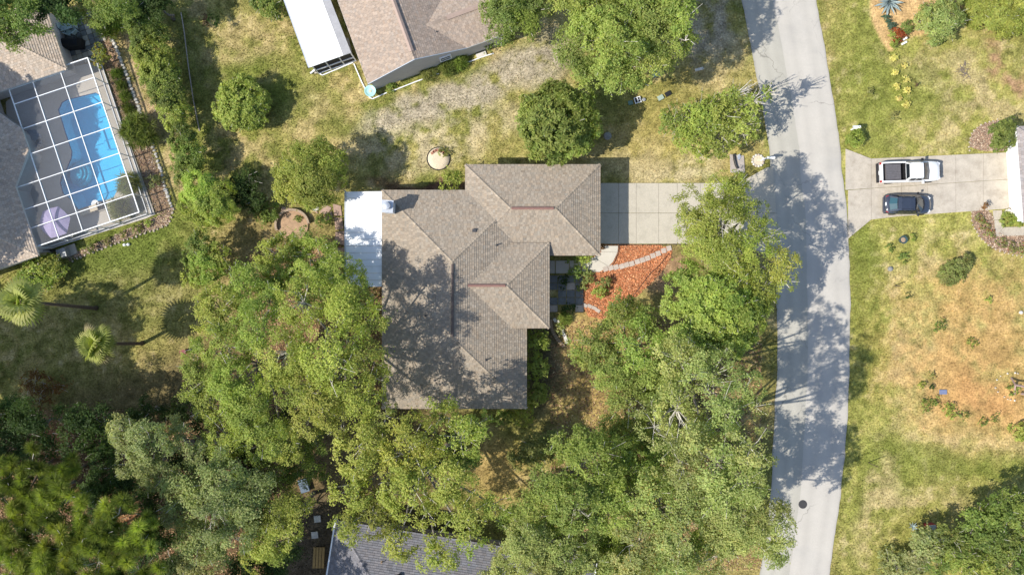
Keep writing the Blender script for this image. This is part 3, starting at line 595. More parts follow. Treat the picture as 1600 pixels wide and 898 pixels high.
for i in range(13):
    t = i / 12; x, y = 946 + 99 * t, 420 - 32 * t + 5 * sin(pi * t); a = radians(17 + 4 * cos(3 * t)); q = PT(x, y)
    pts = [q[:2] + np.array([(cos(a) * i2 - sin(a) * j2), (sin(a) * i2 + cos(a) * j2)]) * .225 for i2, j2 in ((-1, -1), (1, -1), (1, 1), (-1, 1))]
    slab(st, [p + np.random.default_rng(i).normal(0, .012, 2) for p in pts], .07, PAVER, name='stepping_stone', gap=.0)
s2 = thing('garden_step_stones', 'short row of pale bricks laid in the bed below the orange mulch', 'stones', PT(925, 480))
for x, y in ((914, 477), (921, 478), (928, 481), (934, 485)): q = PT(x, y); MB().box((q[0], q[1], .03), (.42, .30, .12), -.45).build('stone', PAVER, s2)
s3 = thing('stone_edging', 'curved row of white edging stones at the corner of the entry patio', 'edging', PT(880, 518))
for x, y, a in ((867, 500, -.9), (872, 503, -.9), (875, 509, -1.0), (878, 515, -1.0), (880, 521, -1.1), (883, 527, -1.2), (885, 533, -1.3)): q = PT(x, y); MB().box((q[0], q[1], .06), (.36, .28, .18), a + random.uniform(-.2, .2)).build('stone', STONE, s3)
s4 = thing('brown_edging', 'curved brown brick edging beside the dark bed at the entry corner', 'edging', PT(865, 525))
for i in range(14): t = i / 13; q = PT(860 + 20 * t ** 2, 500 + 40 * t); MB().box((q[0], q[1], .05), (.30, .17, .16), -.1 + t * .7).build('brick', TIMBER, s4)
pt = thing('entry_patio', None, None, PT(885, 455), kind='structure')
rp = random.Random(3)
for i in range(4):
    for j in range(5):
        if rp.random() < .2: continue
        x, y = 858 + i * 13.5, 430 + j * 11.5; slab(pt, px2([(x, y), (x + 13.5, y), (x + 13.5, y + 11.5), (x, y + 11.5)]), .04 + rp.random() * .02, DARKP if rp.random() < .72 else PAVER, name='paver', gap=.03)
# ------------------------------------------------------------------ pool, deck
import bmesh
def sheet_with_hole(name, outer, hole, z, m, kind=None, th=.06):
    bm = bmesh.new()
    def loop(p):
        v = [bm.verts.new((a[0], a[1], z)) for a in p]; return [bm.edges.new((v[i], v[(i + 1) % len(v)])) for i in range(len(v))]
    e = loop(outer) + loop(hole); bmesh.ops.triangle_fill(bm, use_beauty=True, use_dissolve=False, edges=e)
    r = bmesh.ops.extrude_face_region(bm, geom=bm.faces[:]); bmesh.ops.translate(bm, vec=(0, 0, -th), verts=[v for v in r['geom'] if isinstance(v, bmesh.types.BMVert)])
    bmesh.ops.recalc_face_normals(bm, faces=bm.faces); me = bpy.data.meshes.new(name); bm.to_mesh(me); bm.free(); me.materials.append(m)
    o = bpy.data.objects.new(name, me); C.objects.link(o); WL[o.name] = np.zeros(3)
    if kind: o['kind'] = kind
    return o
DKM = M('pool_deck_coat', (.47, .43, .375), .8, .07, 1.2, .15, fine=(18, .08))
sheet_with_hole('pool_deck', DECK, POOL, .085, DKM, 'structure', .12)
pool = thing('swimming_pool', 'blue swimming pool with pale steps under the white framed screen', 'swimming pool', PT(145, 235))
POOLM = M('pool_plaster', (.46, .78, .88), .6, .06, 2)
def tw(p, f): c = sum(POOL) / len(POOL); return c + (p - c) * f
mb = MB(); n = len(POOL)
V = [(p[0], p[1], .05) for p in POOL] + [(p[0], p[1], -.75) for p in POOL] + [(*tw(p, .82), -1.25) for p in POOL]
mb.add(V, [(i, i + n, (i + 1) % n + n, (i + 1) % n) for i in range(n)] + [(i + n, i + 2 * n, (i + 1) % n + 2 * n, (i + 1) % n + n) for i in range(n)] + [tuple(range(2 * n, 3 * n))])
mb.build('basin', POOLM, pool)
mb = MB(); tl_ = []
for i in range(n):
    a, b = POOL[i], POOL[(i + 1) % n]; d = b - a; L = np.linalg.norm(d); c = (a + b) / 2; nin = np.array([-d[1], d[0]]) / L
    if np.dot(tw(c, .9) - c, nin) < 0: nin = -nin
    c = c + nin * .012; mb.box((c[0], c[1], -.02), (L, .03, .13), math.atan2(d[1], d[0]))
mb.build('tile_band', M('blue_tile', (.03, .08, .20), .2, .3, 9, spec=.6), pool)
def watermat():
    m = bpy.data.materials.new('pool_water'); m.use_nodes = True; nd = m.node_tree.nodes; l = m.node_tree.links; nd.remove(nd['Principled BSDF'])
    t = nd.new('ShaderNodeBsdfTransparent'); t.inputs[0].default_value = (.36, .78, .97, 1); g = nd.new('ShaderNodeBsdfGlossy'); g.inputs['Roughness'].default_value = .03
    f = nd.new('ShaderNodeFresnel'); f.inputs[0].default_value = 1.33; nz = nd.new('ShaderNodeTexNoise'); nz.inputs['Scale'].default_value = 1.6; nz.inputs['Detail'].default_value = 3
    ge = nd.new('ShaderNodeNewGeometry'); l.new(ge.outputs['Position'], nz.inputs['Vector']); bp = nd.new('ShaderNodeBump'); bp.inputs['Strength'].default_value = .12; bp.inputs['Distance'].default_value = .05
    l.new(nz.outputs[0], bp.inputs['Height']); l.new(bp.outputs[0], g.inputs['Normal']); l.new(bp.outputs[0], f.inputs['Normal'])
    mx = nd.new('ShaderNodeMixShader'); l.new(f.outputs[0], mx.inputs[0]); l.new(t.outputs[0], mx.inputs[1]); l.new(g.outputs[0], mx.inputs[2]); l.new(mx.outputs[0], nd['Material Output'].inputs[0]); return m
mb = MB(); mb.add([(*tw(p, .998), -.06) for p in POOL], [tuple(range(n))])
wt = mb.build('water', watermat(), pool)
if wt.data.polygons[0].normal.z < 0: wt.data.flip_normals()
for i, r in enumerate((26, 21, 16)):
    c = PT(112, 270); pts = [c[:2] + np.array([cos(t), sin(t)]) * r / S * .8 for t in np.linspace(-pi * .42, pi * .42, 9)] + [c[:2] + np.array([-.3, .9 - i * .2]), c[:2] + np.array([-.3, -.9 + i * .2])]
    MB().prism(pts, -1.2, -.62 + i * .17).build('step', M('pool_step', (.40, .66, .68), .6, .05, 2), pool)
MB().prism(px2([(166, 190), (178, 228), (158, 232), (152, 200)]), -1.2, -.75).build('bench_ledge', POOLM, pool)
# ------------------------------------------------------------------ pool screen enclosure
cz = 2.4; kc = S * H / (H - cz)
Lc = lambda u, v, z=cz: Lh(u, v, z=z, k=kc)
cage = thing('pool_enclosure', 'white aluminium pool cage with dark screens over the blue pool', 'pool cage', Lc(-50, 120, 0))
us = [-134, -95, -56, -10, 37]; vs = [-6, 26.5, 67, 108, 151, 187.5, 218, 248]
ALU = M('white_aluminium', (.80, .81, .82), .4, .04, 3)
def screenmat():
    m = bpy.data.materials.new('insect_screen'); m.use_nodes = True; nd = m.node_tree.nodes; l = m.node_tree.links; b = nd['Principled BSDF']
    b.inputs['Base Color'].default_value = (.24, .24, .26, 1); b.inputs['Roughness'].default_value = .6; t = nd.new('ShaderNodeBsdfTransparent'); mx = nd.new('ShaderNodeMixShader'); mx.inputs[0].default_value = .20
    l.new(t.outputs[0], mx.inputs[1]); l.new(b.outputs[0], mx.inputs[2]); l.new(mx.outputs[0], nd['Material Output'].inputs[0]); return m
SCR = screenmat()
def beam(p, q, s=.11, name='beam', h=None):
    p = np.array(p); q = np.array(q); d = q - p; L = np.linalg.norm(d)
    if abs(d[2]) > .9 * L: return MB().box((p + q) / 2, (s, s, L), tl).build(name, ALU, cage)
    mb = MB().box((0, 0, 0), (L, s, h or s)); r = math.atan2(d[1], d[0]); c = (p + q) / 2; pit = math.atan2(d[2], math.hypot(d[0], d[1]))
    mb.v = [(c[0] + (x * cos(pit) - z * sin(pit)) * cos(r) - y * sin(r), c[1] + (x * cos(pit) - z * sin(pit)) * sin(r) + y * cos(r), c[2] + x * sin(pit) + z * cos(pit)) for x, y, z in mb.v]
    return mb.build(name, ALU, cage)
def panel(pts):
    mb = MB(); mb.add(pts, [tuple(range(len(pts)))]); return mb.build('screen_panel', SCR, cage)
def bay(u, v):      # is this roof bay open (False where the house roof stands)
    return not (u < -100 and v < 151)
for i in range(4):
    for j in range(7):
        if bay(us[i], vs[j]):
            v0 = vs[j] if not (j == 0 and i < 3) else 2
            panel([Lc(us[i], v0), Lc(us[i + 1], v0), Lc(us[i + 1], vs[j + 1]), Lc(us[i], vs[j + 1])])
for j in range(8):
    z = cz + (.004 if j % 2 else .0)
    u0 = {0: -4, 1: -95, 2: -95, 3: -95}.get(j, -134); beam(Lc(u0, vs[j], z), Lc(37, vs[j], z), .085 if j in (0, 7) else .06, h=.11)
for i in range(5):
    v0 = {0: 151, 1: 2, 2: 2, 3: 2, 4: -6}[i]; beam(Lc(us[i], v0, cz + .012), Lc(us[i], 248, cz + .012), .085 if i in (0, 4) else .06, h=.12)
beam(Lc(-95, 2), Lc(-4, 2), .1); beam(Lc(-4, -6), Lc(-4, 2), .1); beam(Lc(-95, 102, cz + .02), Lc(-134, 151, cz + .02), .1)
panel([Lc(-95, 108), Lc(-95, 151), Lc(-134, 151)])
panel([Lc(-95, 26.5), Lc(-56, 26.5), Lc(-56, 67), Lc(-95, 67)]) if False else None
for v in vs + [22]:
    if v != 22: beam(Lc(37, v, .085), Lc(37, v, cz - .08), .07, 'post')
for u in us[:-1] + [-34]:
    beam(Lc(u, 248, .085), Lc(u, 248, cz - .08), .07, 'post')
for z in (.14, .95):
    beam(Lc(37, -6, z), Lc(37, 248, z), .06, 'rail', .07); beam(Lc(-134, 248, z + .003), Lc(37, 248, z + .003), .06, 'rail', .07)
for j in range(7): panel([Lc(37.2, vs[j], .1), Lc(37.2, vs[j + 1], .1), Lc(37.2, vs[j + 1], cz - .1), Lc(37.2, vs[j], cz - .1)])
for i in range(4): panel([Lc(us[i], 248.2, .1), Lc(us[i + 1], 248.2, .1), Lc(us[i + 1], 248.2, cz - .1), Lc(us[i], 248.2, cz - .1)])
# white edging stones and kerb lines
ed = thing('white_stone_edging', 'long line of white edging stones along the bed right of the pool cage', 'stone edging', PT(225, 190))
def stones(parent, line, step, sz, m, name='stone', z=.05, jit_=.03, only=None):
    p = chaikin([PT(*q)[:2] for q in line], 2, False); p = np.array(p); d = np.r_[0, np.cumsum(np.hypot(*np.diff(p, axis=0).T))]; rg = np.random.default_rng(len(line)); proto = []
    for v in range(4):
        mb = MB(); mb.lathe((0, 0, 0), [(sz * .9, -.06), (sz, .02), (sz * .75, sz * .55), (sz * .3, sz * .65)], 7)
        proto.append([(x * (1 + rg.normal(0, .08)), y * .8 * (1 + rg.normal(0, .08)), zz) for x, y, zz in mb.v]); ff = mb.f
    for t in np.arange(0, d[-1], step):
        q = np.array([np.interp(t, d, p[:, 0]), np.interp(t, d, p[:, 1])]) + rg.normal(0, jit_, 2); a = rg.random() * 6; v = proto[rg.integers(4)]; s_ = rg.uniform(.8, 1.2)
        mesh(name, [(q[0] + s_ * (x * cos(a) - y * sin(a)), q[1] + s_ * (x * sin(a) + y * cos(a)), zz) for x, y, zz in v], ff, m, parent)
stones(ed, [(159, 34), (175, 60), (186, 85), (197, 115), (212, 155), (221, 180)], .34, .2, STONE); stones(ed, [(238, 224), (248, 252), (257, 290), (264, 310), (270, 325)], .34, .2, STONE)
e2 = thing('bed_edging', 'thin curved grey stone edging between the pool bed and the lawn', 'edging', PT(190, 375))
stones(e2, [(271, 326), (268, 343), (256, 356), (232, 362), (200, 374), (165, 386), (128, 400), (112, 408)], .42, .13, M('grey_stone', (.36, .31, .25), .9, .2, 5))
mb = MB(); L = [(283, 20), (288, 50), (294, 100), (302, 155), (307, 180), (312, 205)]
for a, b in zip(L[:-1], L[1:]): p, q = PT(*a), PT(*b); mb.tube([p + [0, 0, .03], q + [0, 0, .03]], .05, 6)
tag(mb.build('timber_edging', PAVER), 'long weathered timber border between the tall hedge and the top lawn', 'timber edging')
def kerb(label, line, m, wd=.09, h=.1):
    mb = MB()
    for a, b in zip(line[:-1], line[1:]):
        p, q = PT(*a), PT(*b); d = q - p; mb.box(((p + q)[0] / 2, (p + q)[1] / 2, h / 2 - .02), (np.linalg.norm(d), wd, h), math.atan2(d[1], d[0]))
    return tag(mb.build('garden_border', m), label, 'garden border')
kerb('white border round the corner bed of the gable house', [(553, 100), (565, 128), (577, 152), (582, 155), (605, 145)], WHITE)
kerb('long white border below the gable house wall', [(612, 143), (650, 128), (686, 115)], WHITE); kerb('short white border near the utility slab of the gable house', [(728, 99), (752, 90), (771, 84)], WHITE)
kerb('white border at the foot of the screened patio', [(490, 110), (504, 118), (528, 108), (552, 98)], WHITE)
kerb('thin dark metal edging along the lower side of the orange mulch', [(1046, 395), (1030, 415), (1015, 428), (1000, 448), (985, 468), (972, 476)], BLACK, .05, .08)
kerb('thin dark metal edging from driveway to entry walk', [(1100, 381.8), (1030, 382.3), (967.5, 382.5), (966.8, 392), (960, 410), (949, 421), (938, 427)], BLACK, .045, .09)
# ------------------------------------------------------------------ foliage
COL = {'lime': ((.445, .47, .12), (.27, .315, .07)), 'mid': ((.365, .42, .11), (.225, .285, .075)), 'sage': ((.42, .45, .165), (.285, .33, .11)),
       'grey': ((.40, .425, .18), (.25, .28, .115)), 'dark': ((.085, .13, .037), (.045, .075, .025)), 'deep': ((.275, .335, .085), (.15, .205, .06)),  # dark leaves also carry deep forest shade in their colour
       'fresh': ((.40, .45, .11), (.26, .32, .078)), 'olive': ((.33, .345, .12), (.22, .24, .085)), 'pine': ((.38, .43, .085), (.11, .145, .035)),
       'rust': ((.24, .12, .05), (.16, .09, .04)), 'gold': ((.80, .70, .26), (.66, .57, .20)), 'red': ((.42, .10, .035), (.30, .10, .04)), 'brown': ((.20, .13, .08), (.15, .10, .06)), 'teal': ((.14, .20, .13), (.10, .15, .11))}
def unit(a): return a / (np.linalg.norm(a, axis=-1, keepdims=True) + 1e-9)
def leafarr(pos, nrm, L, W, col, rg, axis=None):
    """one small triangle for each leaf spray"""
    n = len(pos); nrm = unit(nrm); t = axis if axis is not None else rg.normal(0, 1, (n, 3)); t = t - nrm * (t * nrm).sum(1, keepdims=True); t = unit(t); s = np.cross(nrm, t)
    l = L * rg.uniform(.7, 1.3, (n, 1)); w_ = W * rg.uniform(.75, 1.25, (n, 1)); h = w_ * .22
    V = np.stack([pos - t * l * .4 - s * w_ * .62, pos - t * l * .4 + s * w_ * .62, pos + t * l * .6], 1).reshape(-1, 3)
    return V, np.arange(3 * n).reshape(-1, 3), np.repeat(col, 3, 0)
def needlearr(pos, cen, L, W, col, rg):
    n = len(pos); d = unit(unit(pos - cen) + rg.normal(0, .35, (n, 3)) + [0, 0, .25]); s = unit(np.cross(d, rg.normal(0, 1, (n, 3)))); l = L * rg.uniform(.7, 1.2, (n, 1))
    V = np.stack([pos - s * W * .5, pos + s * W * .5, pos + d * l], 1).reshape(-1, 3); return V, np.arange(3 * n).reshape(-1, 3), np.repeat(col, 3, 0)
def tree(name, label, cat, lobes, col='mid', base=None, group=None, L=.155, W=.09, rc=.56, dens=1.0, squash=.62, twigs=.5, bark=BARK, rad=.2, needle=False, seed=None, true=False, nleaf=92, low=-.15, spray=.35, fork=.42, upw=.75, accent=None, bare=0):
    rg = np.random.default_rng(seed if seed is not None else sum(map(ord, label)))
    if zt_ := max(l[3] for l in lobes) > 5 and not needle: k_ = rg.uniform(.85, 1.25); rc *= k_; k_ = rg.uniform(.88, 1.22); L *= k_; W *= k_
    LB = []
    for x, y, r, zt in lobes:
        r = r * (1.10 if zt > 7 else 1)
        for _ in range(2):
            Rm = r / S * (1 if true else (H - zt) / H); zc = max(zt - Rm * squash, .3 * Rm)
        LB.append((PT(x, y, zc) if true else P(x, y, zc), Rm))
    cen = sum(c * r for c, r in LB) / sum(r for c, r in LB)
    b = PT(*base) if base else cen * [1, 1, 0]; root = thing(name, label, cat, b, group)
    tb = MB(); tw = MB(); top = b + (cen - b) * [.55, .55, fork]; mid = (b + top) / 2 + np.r_[rg.normal(0, .38 * rad / .2, 2), 0]; md2 = (mid + top) / 2 + np.r_[rg.normal(0, .2 * rad / .2, 2), 0]
    if rad > 0: tb.tube([b - [0, 0, .1], b + [0, 0, .25], mid, md2, top], [rad * 1.45, rad * 1.05, rad * .85, rad * .74, rad * .66], 8)
    c0, c1 = np.array(COL[col][0]), np.array(COL[col][1]); CP, CN, CR, CC = [], [], [], []
    for lc, Rm in LB:
        if rad > 0:
            e = lc - [0, 0, Rm * .25]; m1 = top * .6 + e * .4 + rg.normal(0, .12 * Rm, 3) + [0, 0, .1 * Rm]; tb.tube([top, m1, e], [rad * .5, rad * .36, rad * .2], 5, cap=False)
        n = max(3, int((1.45 if name.startswith('round') else 1) * dens * (4.6 if rad > .12 else 5.6) * (Rm / rc) ** 2 * .8 + 2)); d = unit(rg.normal(0, 1, (n * 3, 3))); d = d[d[:, 2] > low][:n]
        f = np.where(rg.random(len(d)) < .75, rg.uniform(.72, 1.10, len(d)), rg.uniform(.3, .7, len(d)))[:, None]
        lump = 1 + .16 * np.sin(d[:, :1] * 5 + rg.random() * 6) * np.cos(d[:, 1:2] * 6 + rg.random() * 6)
        p = lc + d * f * lump * Rm * [1, 1, squash]; CP.append(p); CN.append(d * [1, 1, .9] + [0, 0, upw]); CR.append(rc * rg.uniform(.5, 1.4, len(d)) * min(1, .45 + Rm / 3.2))
        tone = np.clip(rg.normal(.5, .3, len(d)) , 0, 1)[:, None]; cc_ = c0 * (1 - tone) + c1 * tone; cc_ = cc_ * (1 + rg.normal(0, .09)); CC.append(cc_ * (1 + rg.normal(0, .03, 3)))
        if rad > 0:
            e = lc - [0, 0, Rm * .25]
            for q, k in zip(p, rg.random(len(p))):
                if k < twigs: m2 = (e + q) / 2 + rg.normal(0, .12 * Rm, 3); ex = q + (q - e) / (np.linalg.norm(q - e) + 1e-6) * (rg.random() ** 2) * .6; tw.tube([e, m2, ex], [rad * .09 + .014, rad * .06 + .014, .014], 3, cap=False)
    CP = np.maximum(np.concatenate(CP), [-1e9, -1e9, .12]); CN, CR, CC = np.concatenate(CN), np.concatenate(CR), np.concatenate(CC)
    for k in range(bare):
        lc, Rm = LB[-1 - k % min(3, len(LB))]; a0 = lc - [0, 0, .1]
        for _ in range(6):
            d = unit(rg.normal(0, .6, 3) + [.75, .45, .55]); e = a0 + d * max(Rm, 1.5) * rg.uniform(.6, 1.3); m2 = (a0 + e) / 2 + rg.normal(0, .12 * Rm, 3); tw.tube([a0, m2, e], [.042, .03, .014], 4, cap=False)
            for _ in range(4): f = m2 + (e - m2) * rg.random(); tw.tube([f, f + unit(d + rg.normal(0, .5, 3)) * .55 * Rm * rg.random()], [.025, .01], 3, cap=False)
    nl = np.maximum(4, ((.84 if rad > .12 else 1) * nleaf * (CR / .72) ** 2 * (.27 * .155 / (L * W)) ** .8).astype(int)) if not needle else np.full(len(CR), nleaf)
    i = np.repeat(np.arange(len(CP)), nl); n = len(i); up = unit(CN); g = rg.normal(0, 1, (n, 3)); g = g / np.maximum(1, np.linalg.norm(g, axis=1, keepdims=True) / 2.1); r = CR[i][:, None]
    ax = unit(rg.normal(0, 1, (len(CP), 3)) * [1, 1, .35])[i]; g = g * .86 + ax * (g * ax).sum(1, keepdims=True) * .75; g = np.where(rg.random((n, 1)) < (.03 if name.startswith('round') else .10), g * 1.7, g)
    off = g * r * .385; along = (off * up[i]).sum(1, keepdims=True); off = off - up[i] * along * .55; off -= up[i] * (np.linalg.norm(off, axis=1, keepdims=True) ** 2) * .16
    pos = CP[i] + off; pos[:, 2] = np.maximum(pos[:, 2], .05); col_ = CC[i] * (1 + rg.normal(0, .13, (n, 1))) * (1 + rg.normal(0, .04, (n, 3)))
    if accent: k = rg.random(n) < accent[1]; col_[k] = np.array(accent[0]) * rg.uniform(.7, 1.2, (k.sum(), 1))
    col_ = np.clip(col_, .012, .8)
    if needle: V, F, cv = needlearr(CP[i] + off * .35, CP[i], L, W, col_, rg)
    else: V, F, cv = leafarr(pos, up[i] + rg.normal(0, .42, (n, 3)), L, W, col_, rg)
    if rad > 0: tb.build('trunk' if rad > .09 else 'stem', bark, root, smooth=True); tw.v and tw.build('branches', TWIG, root, smooth=True, kind='stuff')
    mesh('crown' if cat == 'tree' else 'foliage', V, F, LEAF, root, col=cv); return root
OAK = 'shade trees between the house and the road'
# right-hand shade trees
tree('oak_tree', 'lime green oak spreading over the end of the house driveway, its pale limbs showing', 'tree',
     [(1088, 332, 34, 9), (1136, 302, 30, 9.5), (1122, 350, 42, 11), (1166, 336, 30, 10), (1178, 382, 34, 10.5), (1217, 412, 26, 9.5), (1228, 440, 16, 9), (1130, 392, 36, 10.5), (1196, 448, 24, 9), (1158, 424, 32, 10), (1072, 352, 20, 8), (1152, 290, 20, 9), (1098, 380, 28, 9.5)], 'lime', base=(1118, 372), twigs=.6, rad=.28, nleaf=72, dens=.8, group=OAK)
tree('feathery_tree', 'feathery bright green tree right of the orange mulch, fine textured rounded crown', 'tree',
     [(1082, 452, 38, 9.5), (1128, 470, 46, 10.3), (1100, 500, 42, 9.8), (1156, 496, 32, 9.8), (1146, 526, 30, 9), (1064, 474, 28, 8.5), (1176, 474, 22, 9), (1118, 530, 24, 8.5)], 'fresh', base=(1092, 470), L=.24, W=.09, rc=.6, nleaf=150, upw=.5, group=OAK)
tree('oak_tree', 'green oak at the front lawn corner, nearest to the entry patio', 'tree',
     [(925, 538, 34, 7.5), (968, 505, 32, 7), (1000, 545, 38, 8), (958, 580, 38, 8), (990, 622, 36, 8), (1040, 590, 36, 8.5), (905, 552, 16, 7), (1012, 500, 22, 6.5), (975, 478, 24, 5.5)], 'mid', base=(985, 552), twigs=.6, rad=.22, nleaf=80, dens=.9, group=OAK)
tree('oak_tree', 'sage green oak with many bare pale branches, beside the tree shaded middle of the road', 'tree',
     [(1062, 562, 34, 12), (1112, 588, 42, 13.5), (1060, 640, 42, 13), (1132, 642, 40, 14), (1168, 606, 28, 13.5), (1104, 676, 36, 12), (1024, 668, 30, 11), (1182, 636, 18, 13.5), (1090, 545, 26, 10)], 'sage', base=(1080, 590), twigs=.75, rad=.27, nleaf=60, dens=.62, group=OAK)
tree('oak_tree', 'tall pale green oak whose shade covers the lower part of the road', 'tree',
     [(1122, 722, 48, 16), (1176, 700, 30, 16.5), (1064, 722, 36, 15), (1168, 758, 34, 16), (1090, 690, 30, 15), (1192, 732, 18, 16), (1130, 770, 34, 15)], 'sage', base=(1065, 680), twigs=.6, rad=.3, nleaf=66, dens=.66, group=OAK)
tree('oak_tree', 'leafy oak on the shaded front lawn above the dark hole in the canopy', 'tree',
     [(862, 762, 36, 10.5), (928, 718, 38, 11), (900, 790, 44, 11.5), (958, 790, 36, 11), (832, 798, 26, 10), (955, 745, 22, 10), (905, 690, 20, 9), (880, 700, 22, 8.5), (968, 700, 24, 8), (990, 730, 26, 9)], 'mid', base=(895, 715), twigs=.5, rad=.24, nleaf=82, dens=.9, group=OAK)
tree('oak_tree', 'wide sage oak with golden dead sprays, lower middle of the right canopy', 'tree',
     [(1012, 780, 42, 11.5), (1062, 838, 40, 11.5), (1000, 850, 42, 11), (1078, 778, 34, 11.5), (1035, 745, 24, 10.5), (1042, 885, 30, 10), (985, 890, 30, 10), (1100, 880, 28, 10), (1125, 825, 28, 10.5), (1115, 790, 24, 11)], 'sage', base=(1020, 770), twigs=.45, rad=.24, nleaf=80, dens=.9, group=OAK, accent=((.36, .27, .07), .05))
tree('oak_tree', 'oak overhanging the road edge above the lower curve, left of the manhole cover', 'tree',
     [(1198, 796, 30, 11.5), (1180, 842, 34, 11.5), (1218, 832, 26, 11.5), (1148, 802, 30, 11.5), (1205, 868, 22, 10.5), (1140, 850, 24, 10.5), (1170, 770, 20, 11.5)], 'sage', twigs=.5, rad=.24, nleaf=84, dens=.95, group=OAK)
tree('oak_tree', 'green oak covering the right end of the grey roof at the bottom edge', 'tree',
     [(822, 850, 40, 10.5), (880, 862, 34, 10), (850, 895, 40, 10), (932, 880, 30, 9.5), (788, 880, 26, 9.5), (915, 915, 34, 10), (780, 920, 30, 9)], 'sage', base=(850, 800), twigs=.4, rad=.22, nleaf=86, group=OAK)
# trees behind the house
BK = 'shade trees behind and below the house'
tree('oak_tree', 'bright yellow green oak below the house, its twigs reaching over the grey roof', 'tree',
     [(562, 702, 38, 12), (602, 652, 28, 11), (640, 692, 42, 12.5), (690, 655, 26, 11), (722, 684, 34, 11.5), (748, 662, 18, 10), (552, 760, 34, 11.5), (582, 802, 38, 11), (642, 762, 42, 12.5), (700, 748, 34, 12), (545, 822, 24, 10), (624, 846, 24, 9.5), (682, 862, 28, 9.5), (736, 850, 18, 9), (772, 790, 24, 10), (722, 802, 34, 11), (610, 730, 30, 12), (666, 800, 26, 11)], 'lime', base=(655, 690), twigs=.6, rad=.3, nleaf=70, dens=.8, group=BK)
tree('oak_tree', 'large lime oak against the back wall, its shadow thrown across the main roof', 'tree',
     [(472, 472, 36, 12), (540, 482, 38, 12.5), (582, 500, 22, 11.5), (450, 550, 42, 12.5), (522, 560, 46, 13.5), (568, 560, 32, 12.5), (500, 622, 38, 12.5), (560, 620, 34, 12), (470, 610, 34, 12), (588, 592, 20, 11), (535, 655, 26, 11), (428, 590, 24, 11.5), (480, 660, 22, 11)], 'lime', base=(560, 545), twigs=.65, rad=.32, nleaf=72, dens=.82, group=BK)
tree('flowering_tree', 'rounded green tree speckled with white flecks, left of the white porch roof', 'tree',
     [(442, 404, 40, 6.5), (500, 402, 34, 6.5), (536, 434, 32, 8), (490, 442, 38, 8), (420, 436, 30, 7), (556, 466, 24, 9), (470, 378, 24, 5.5), (520, 402, 20, 6.5)], 'fresh', base=(500, 425), twigs=.4, rad=.2, nleaf=92, group=BK, accent=((.62, .60, .50), .012))
tree('oak_tree', 'broad soft green oak at the edge of the shaded back lawn', 'tree',
     [(342, 482, 36, 10.5), (378, 450, 32, 10), (352, 540, 40, 11), (322, 590, 34, 10.5), (370, 602, 40, 11.5), (402, 512, 36, 11.5), (330, 632, 28, 10), (390, 642, 38, 11.5), (410, 684, 38, 11.5), (352, 682, 34, 10.5), (440, 692, 30, 11), (420, 470, 24, 10), (305, 545, 20, 9.5)], 'fresh', base=(430, 560), twigs=.5, rad=.28, nleaf=84, dens=.95, group=BK)
tree('round_tree', 'small round yellow green tree above the curved brick planter', 'tree',
     [(470, 260, 34, 5.5), (500, 282, 36, 6), (455, 292, 26, 5), (520, 258, 26, 5.5), (500, 242, 22, 5.2), (485, 305, 22, 4.8), (440, 268, 16, 4.6)], 'lime', base=(490, 278), twigs=.3, rad=.14, nleaf=100, rc=.6)
tree('round_bush', 'round dense bush alone on the top lawn with its shadow to the right', 'bush', [(378, 162, 40, 3.0), (365, 150, 22, 2.6), (395, 172, 24, 2.6), (352, 170, 20, 2.2), (384, 186, 18, 2.0)], 'fresh', twigs=.2, rad=.08, rc=.42, nleaf=90, L=.2, W=.12, dens=1.1)
tree('round_tree', 'large dense round tree touching the top edge of the main house roof', 'tree',
     [(870, 190, 56, 6.2), (846, 176, 32, 5.5), (900, 176, 34, 5.4), (852, 218, 30, 5), (896, 218, 30, 5), (872, 232, 24, 4.4), (830, 196, 24, 4.6), (922, 200, 18, 4.2), (870, 150, 26, 4.8)], 'mid', twigs=.15, rad=.2, nleaf=110, L=.34, W=.13, rc=.6, dens=1.1, upw=.4)
tree('oak_tree', 'big green oak at the top centre above the grey dirt strip', 'tree',
     [(932, 32, 42, 10.5), (902, 72, 32, 9.5), (962, 60, 48, 11.5), (1022, 32, 40, 11), (1050, 58, 30, 10), (972, 106, 34, 9.5), (1020, 96, 30, 9.5), (918, 102, 26, 8.5), (1000, 0, 40, 11), (902, 0, 34, 10), (950, -25, 45, 11), (1035, -20, 35, 10.5), (995, 126, 18, 8.5), (945, 130, 18, 8), (1068, 28, 22, 11.5), (1072, 62, 16, 11), (1060, -5, 26, 11.5)], 'mid', base=(965, 55), twigs=.4, rad=.3, nleaf=86, dens=.95)
tree('oak_tree', 'smaller green tree against the right corner of the gable house roof', 'tree', [(790, 12, 34, 6.5), (820, 34, 30, 6), (782, 48, 22, 5.5), (768, 20, 18, 5.5), (840, 8, 26, 6), (800, -20, 34, 6.5)], 'deep', twigs=.3, rad=.16, rc=.6)
tree('shrubby_tree', 'sprawling shrubby tree left of the road with bare silver branches at its tip', 'tree',
     [(1060, 190, 28, 4.2), (1100, 184, 35, 5), (1135, 178, 30, 5.4), (1082, 218, 27, 4), (1128, 212, 30, 4.6), (1160, 198, 24, 5.2), (1044, 184, 17, 3), (1098, 238, 16, 2.8), (1146, 152, 19, 5.2), (1182, 172, 15, 5.8), (1196, 146, 14, 6.2), (1176, 158, 13, 6), (1150, 146, 12, 5.6)], 'fresh', base=(1105, 195), twigs=.6, rad=.13, rc=.42, L=.16, W=.09, nleaf=74, bare=6)
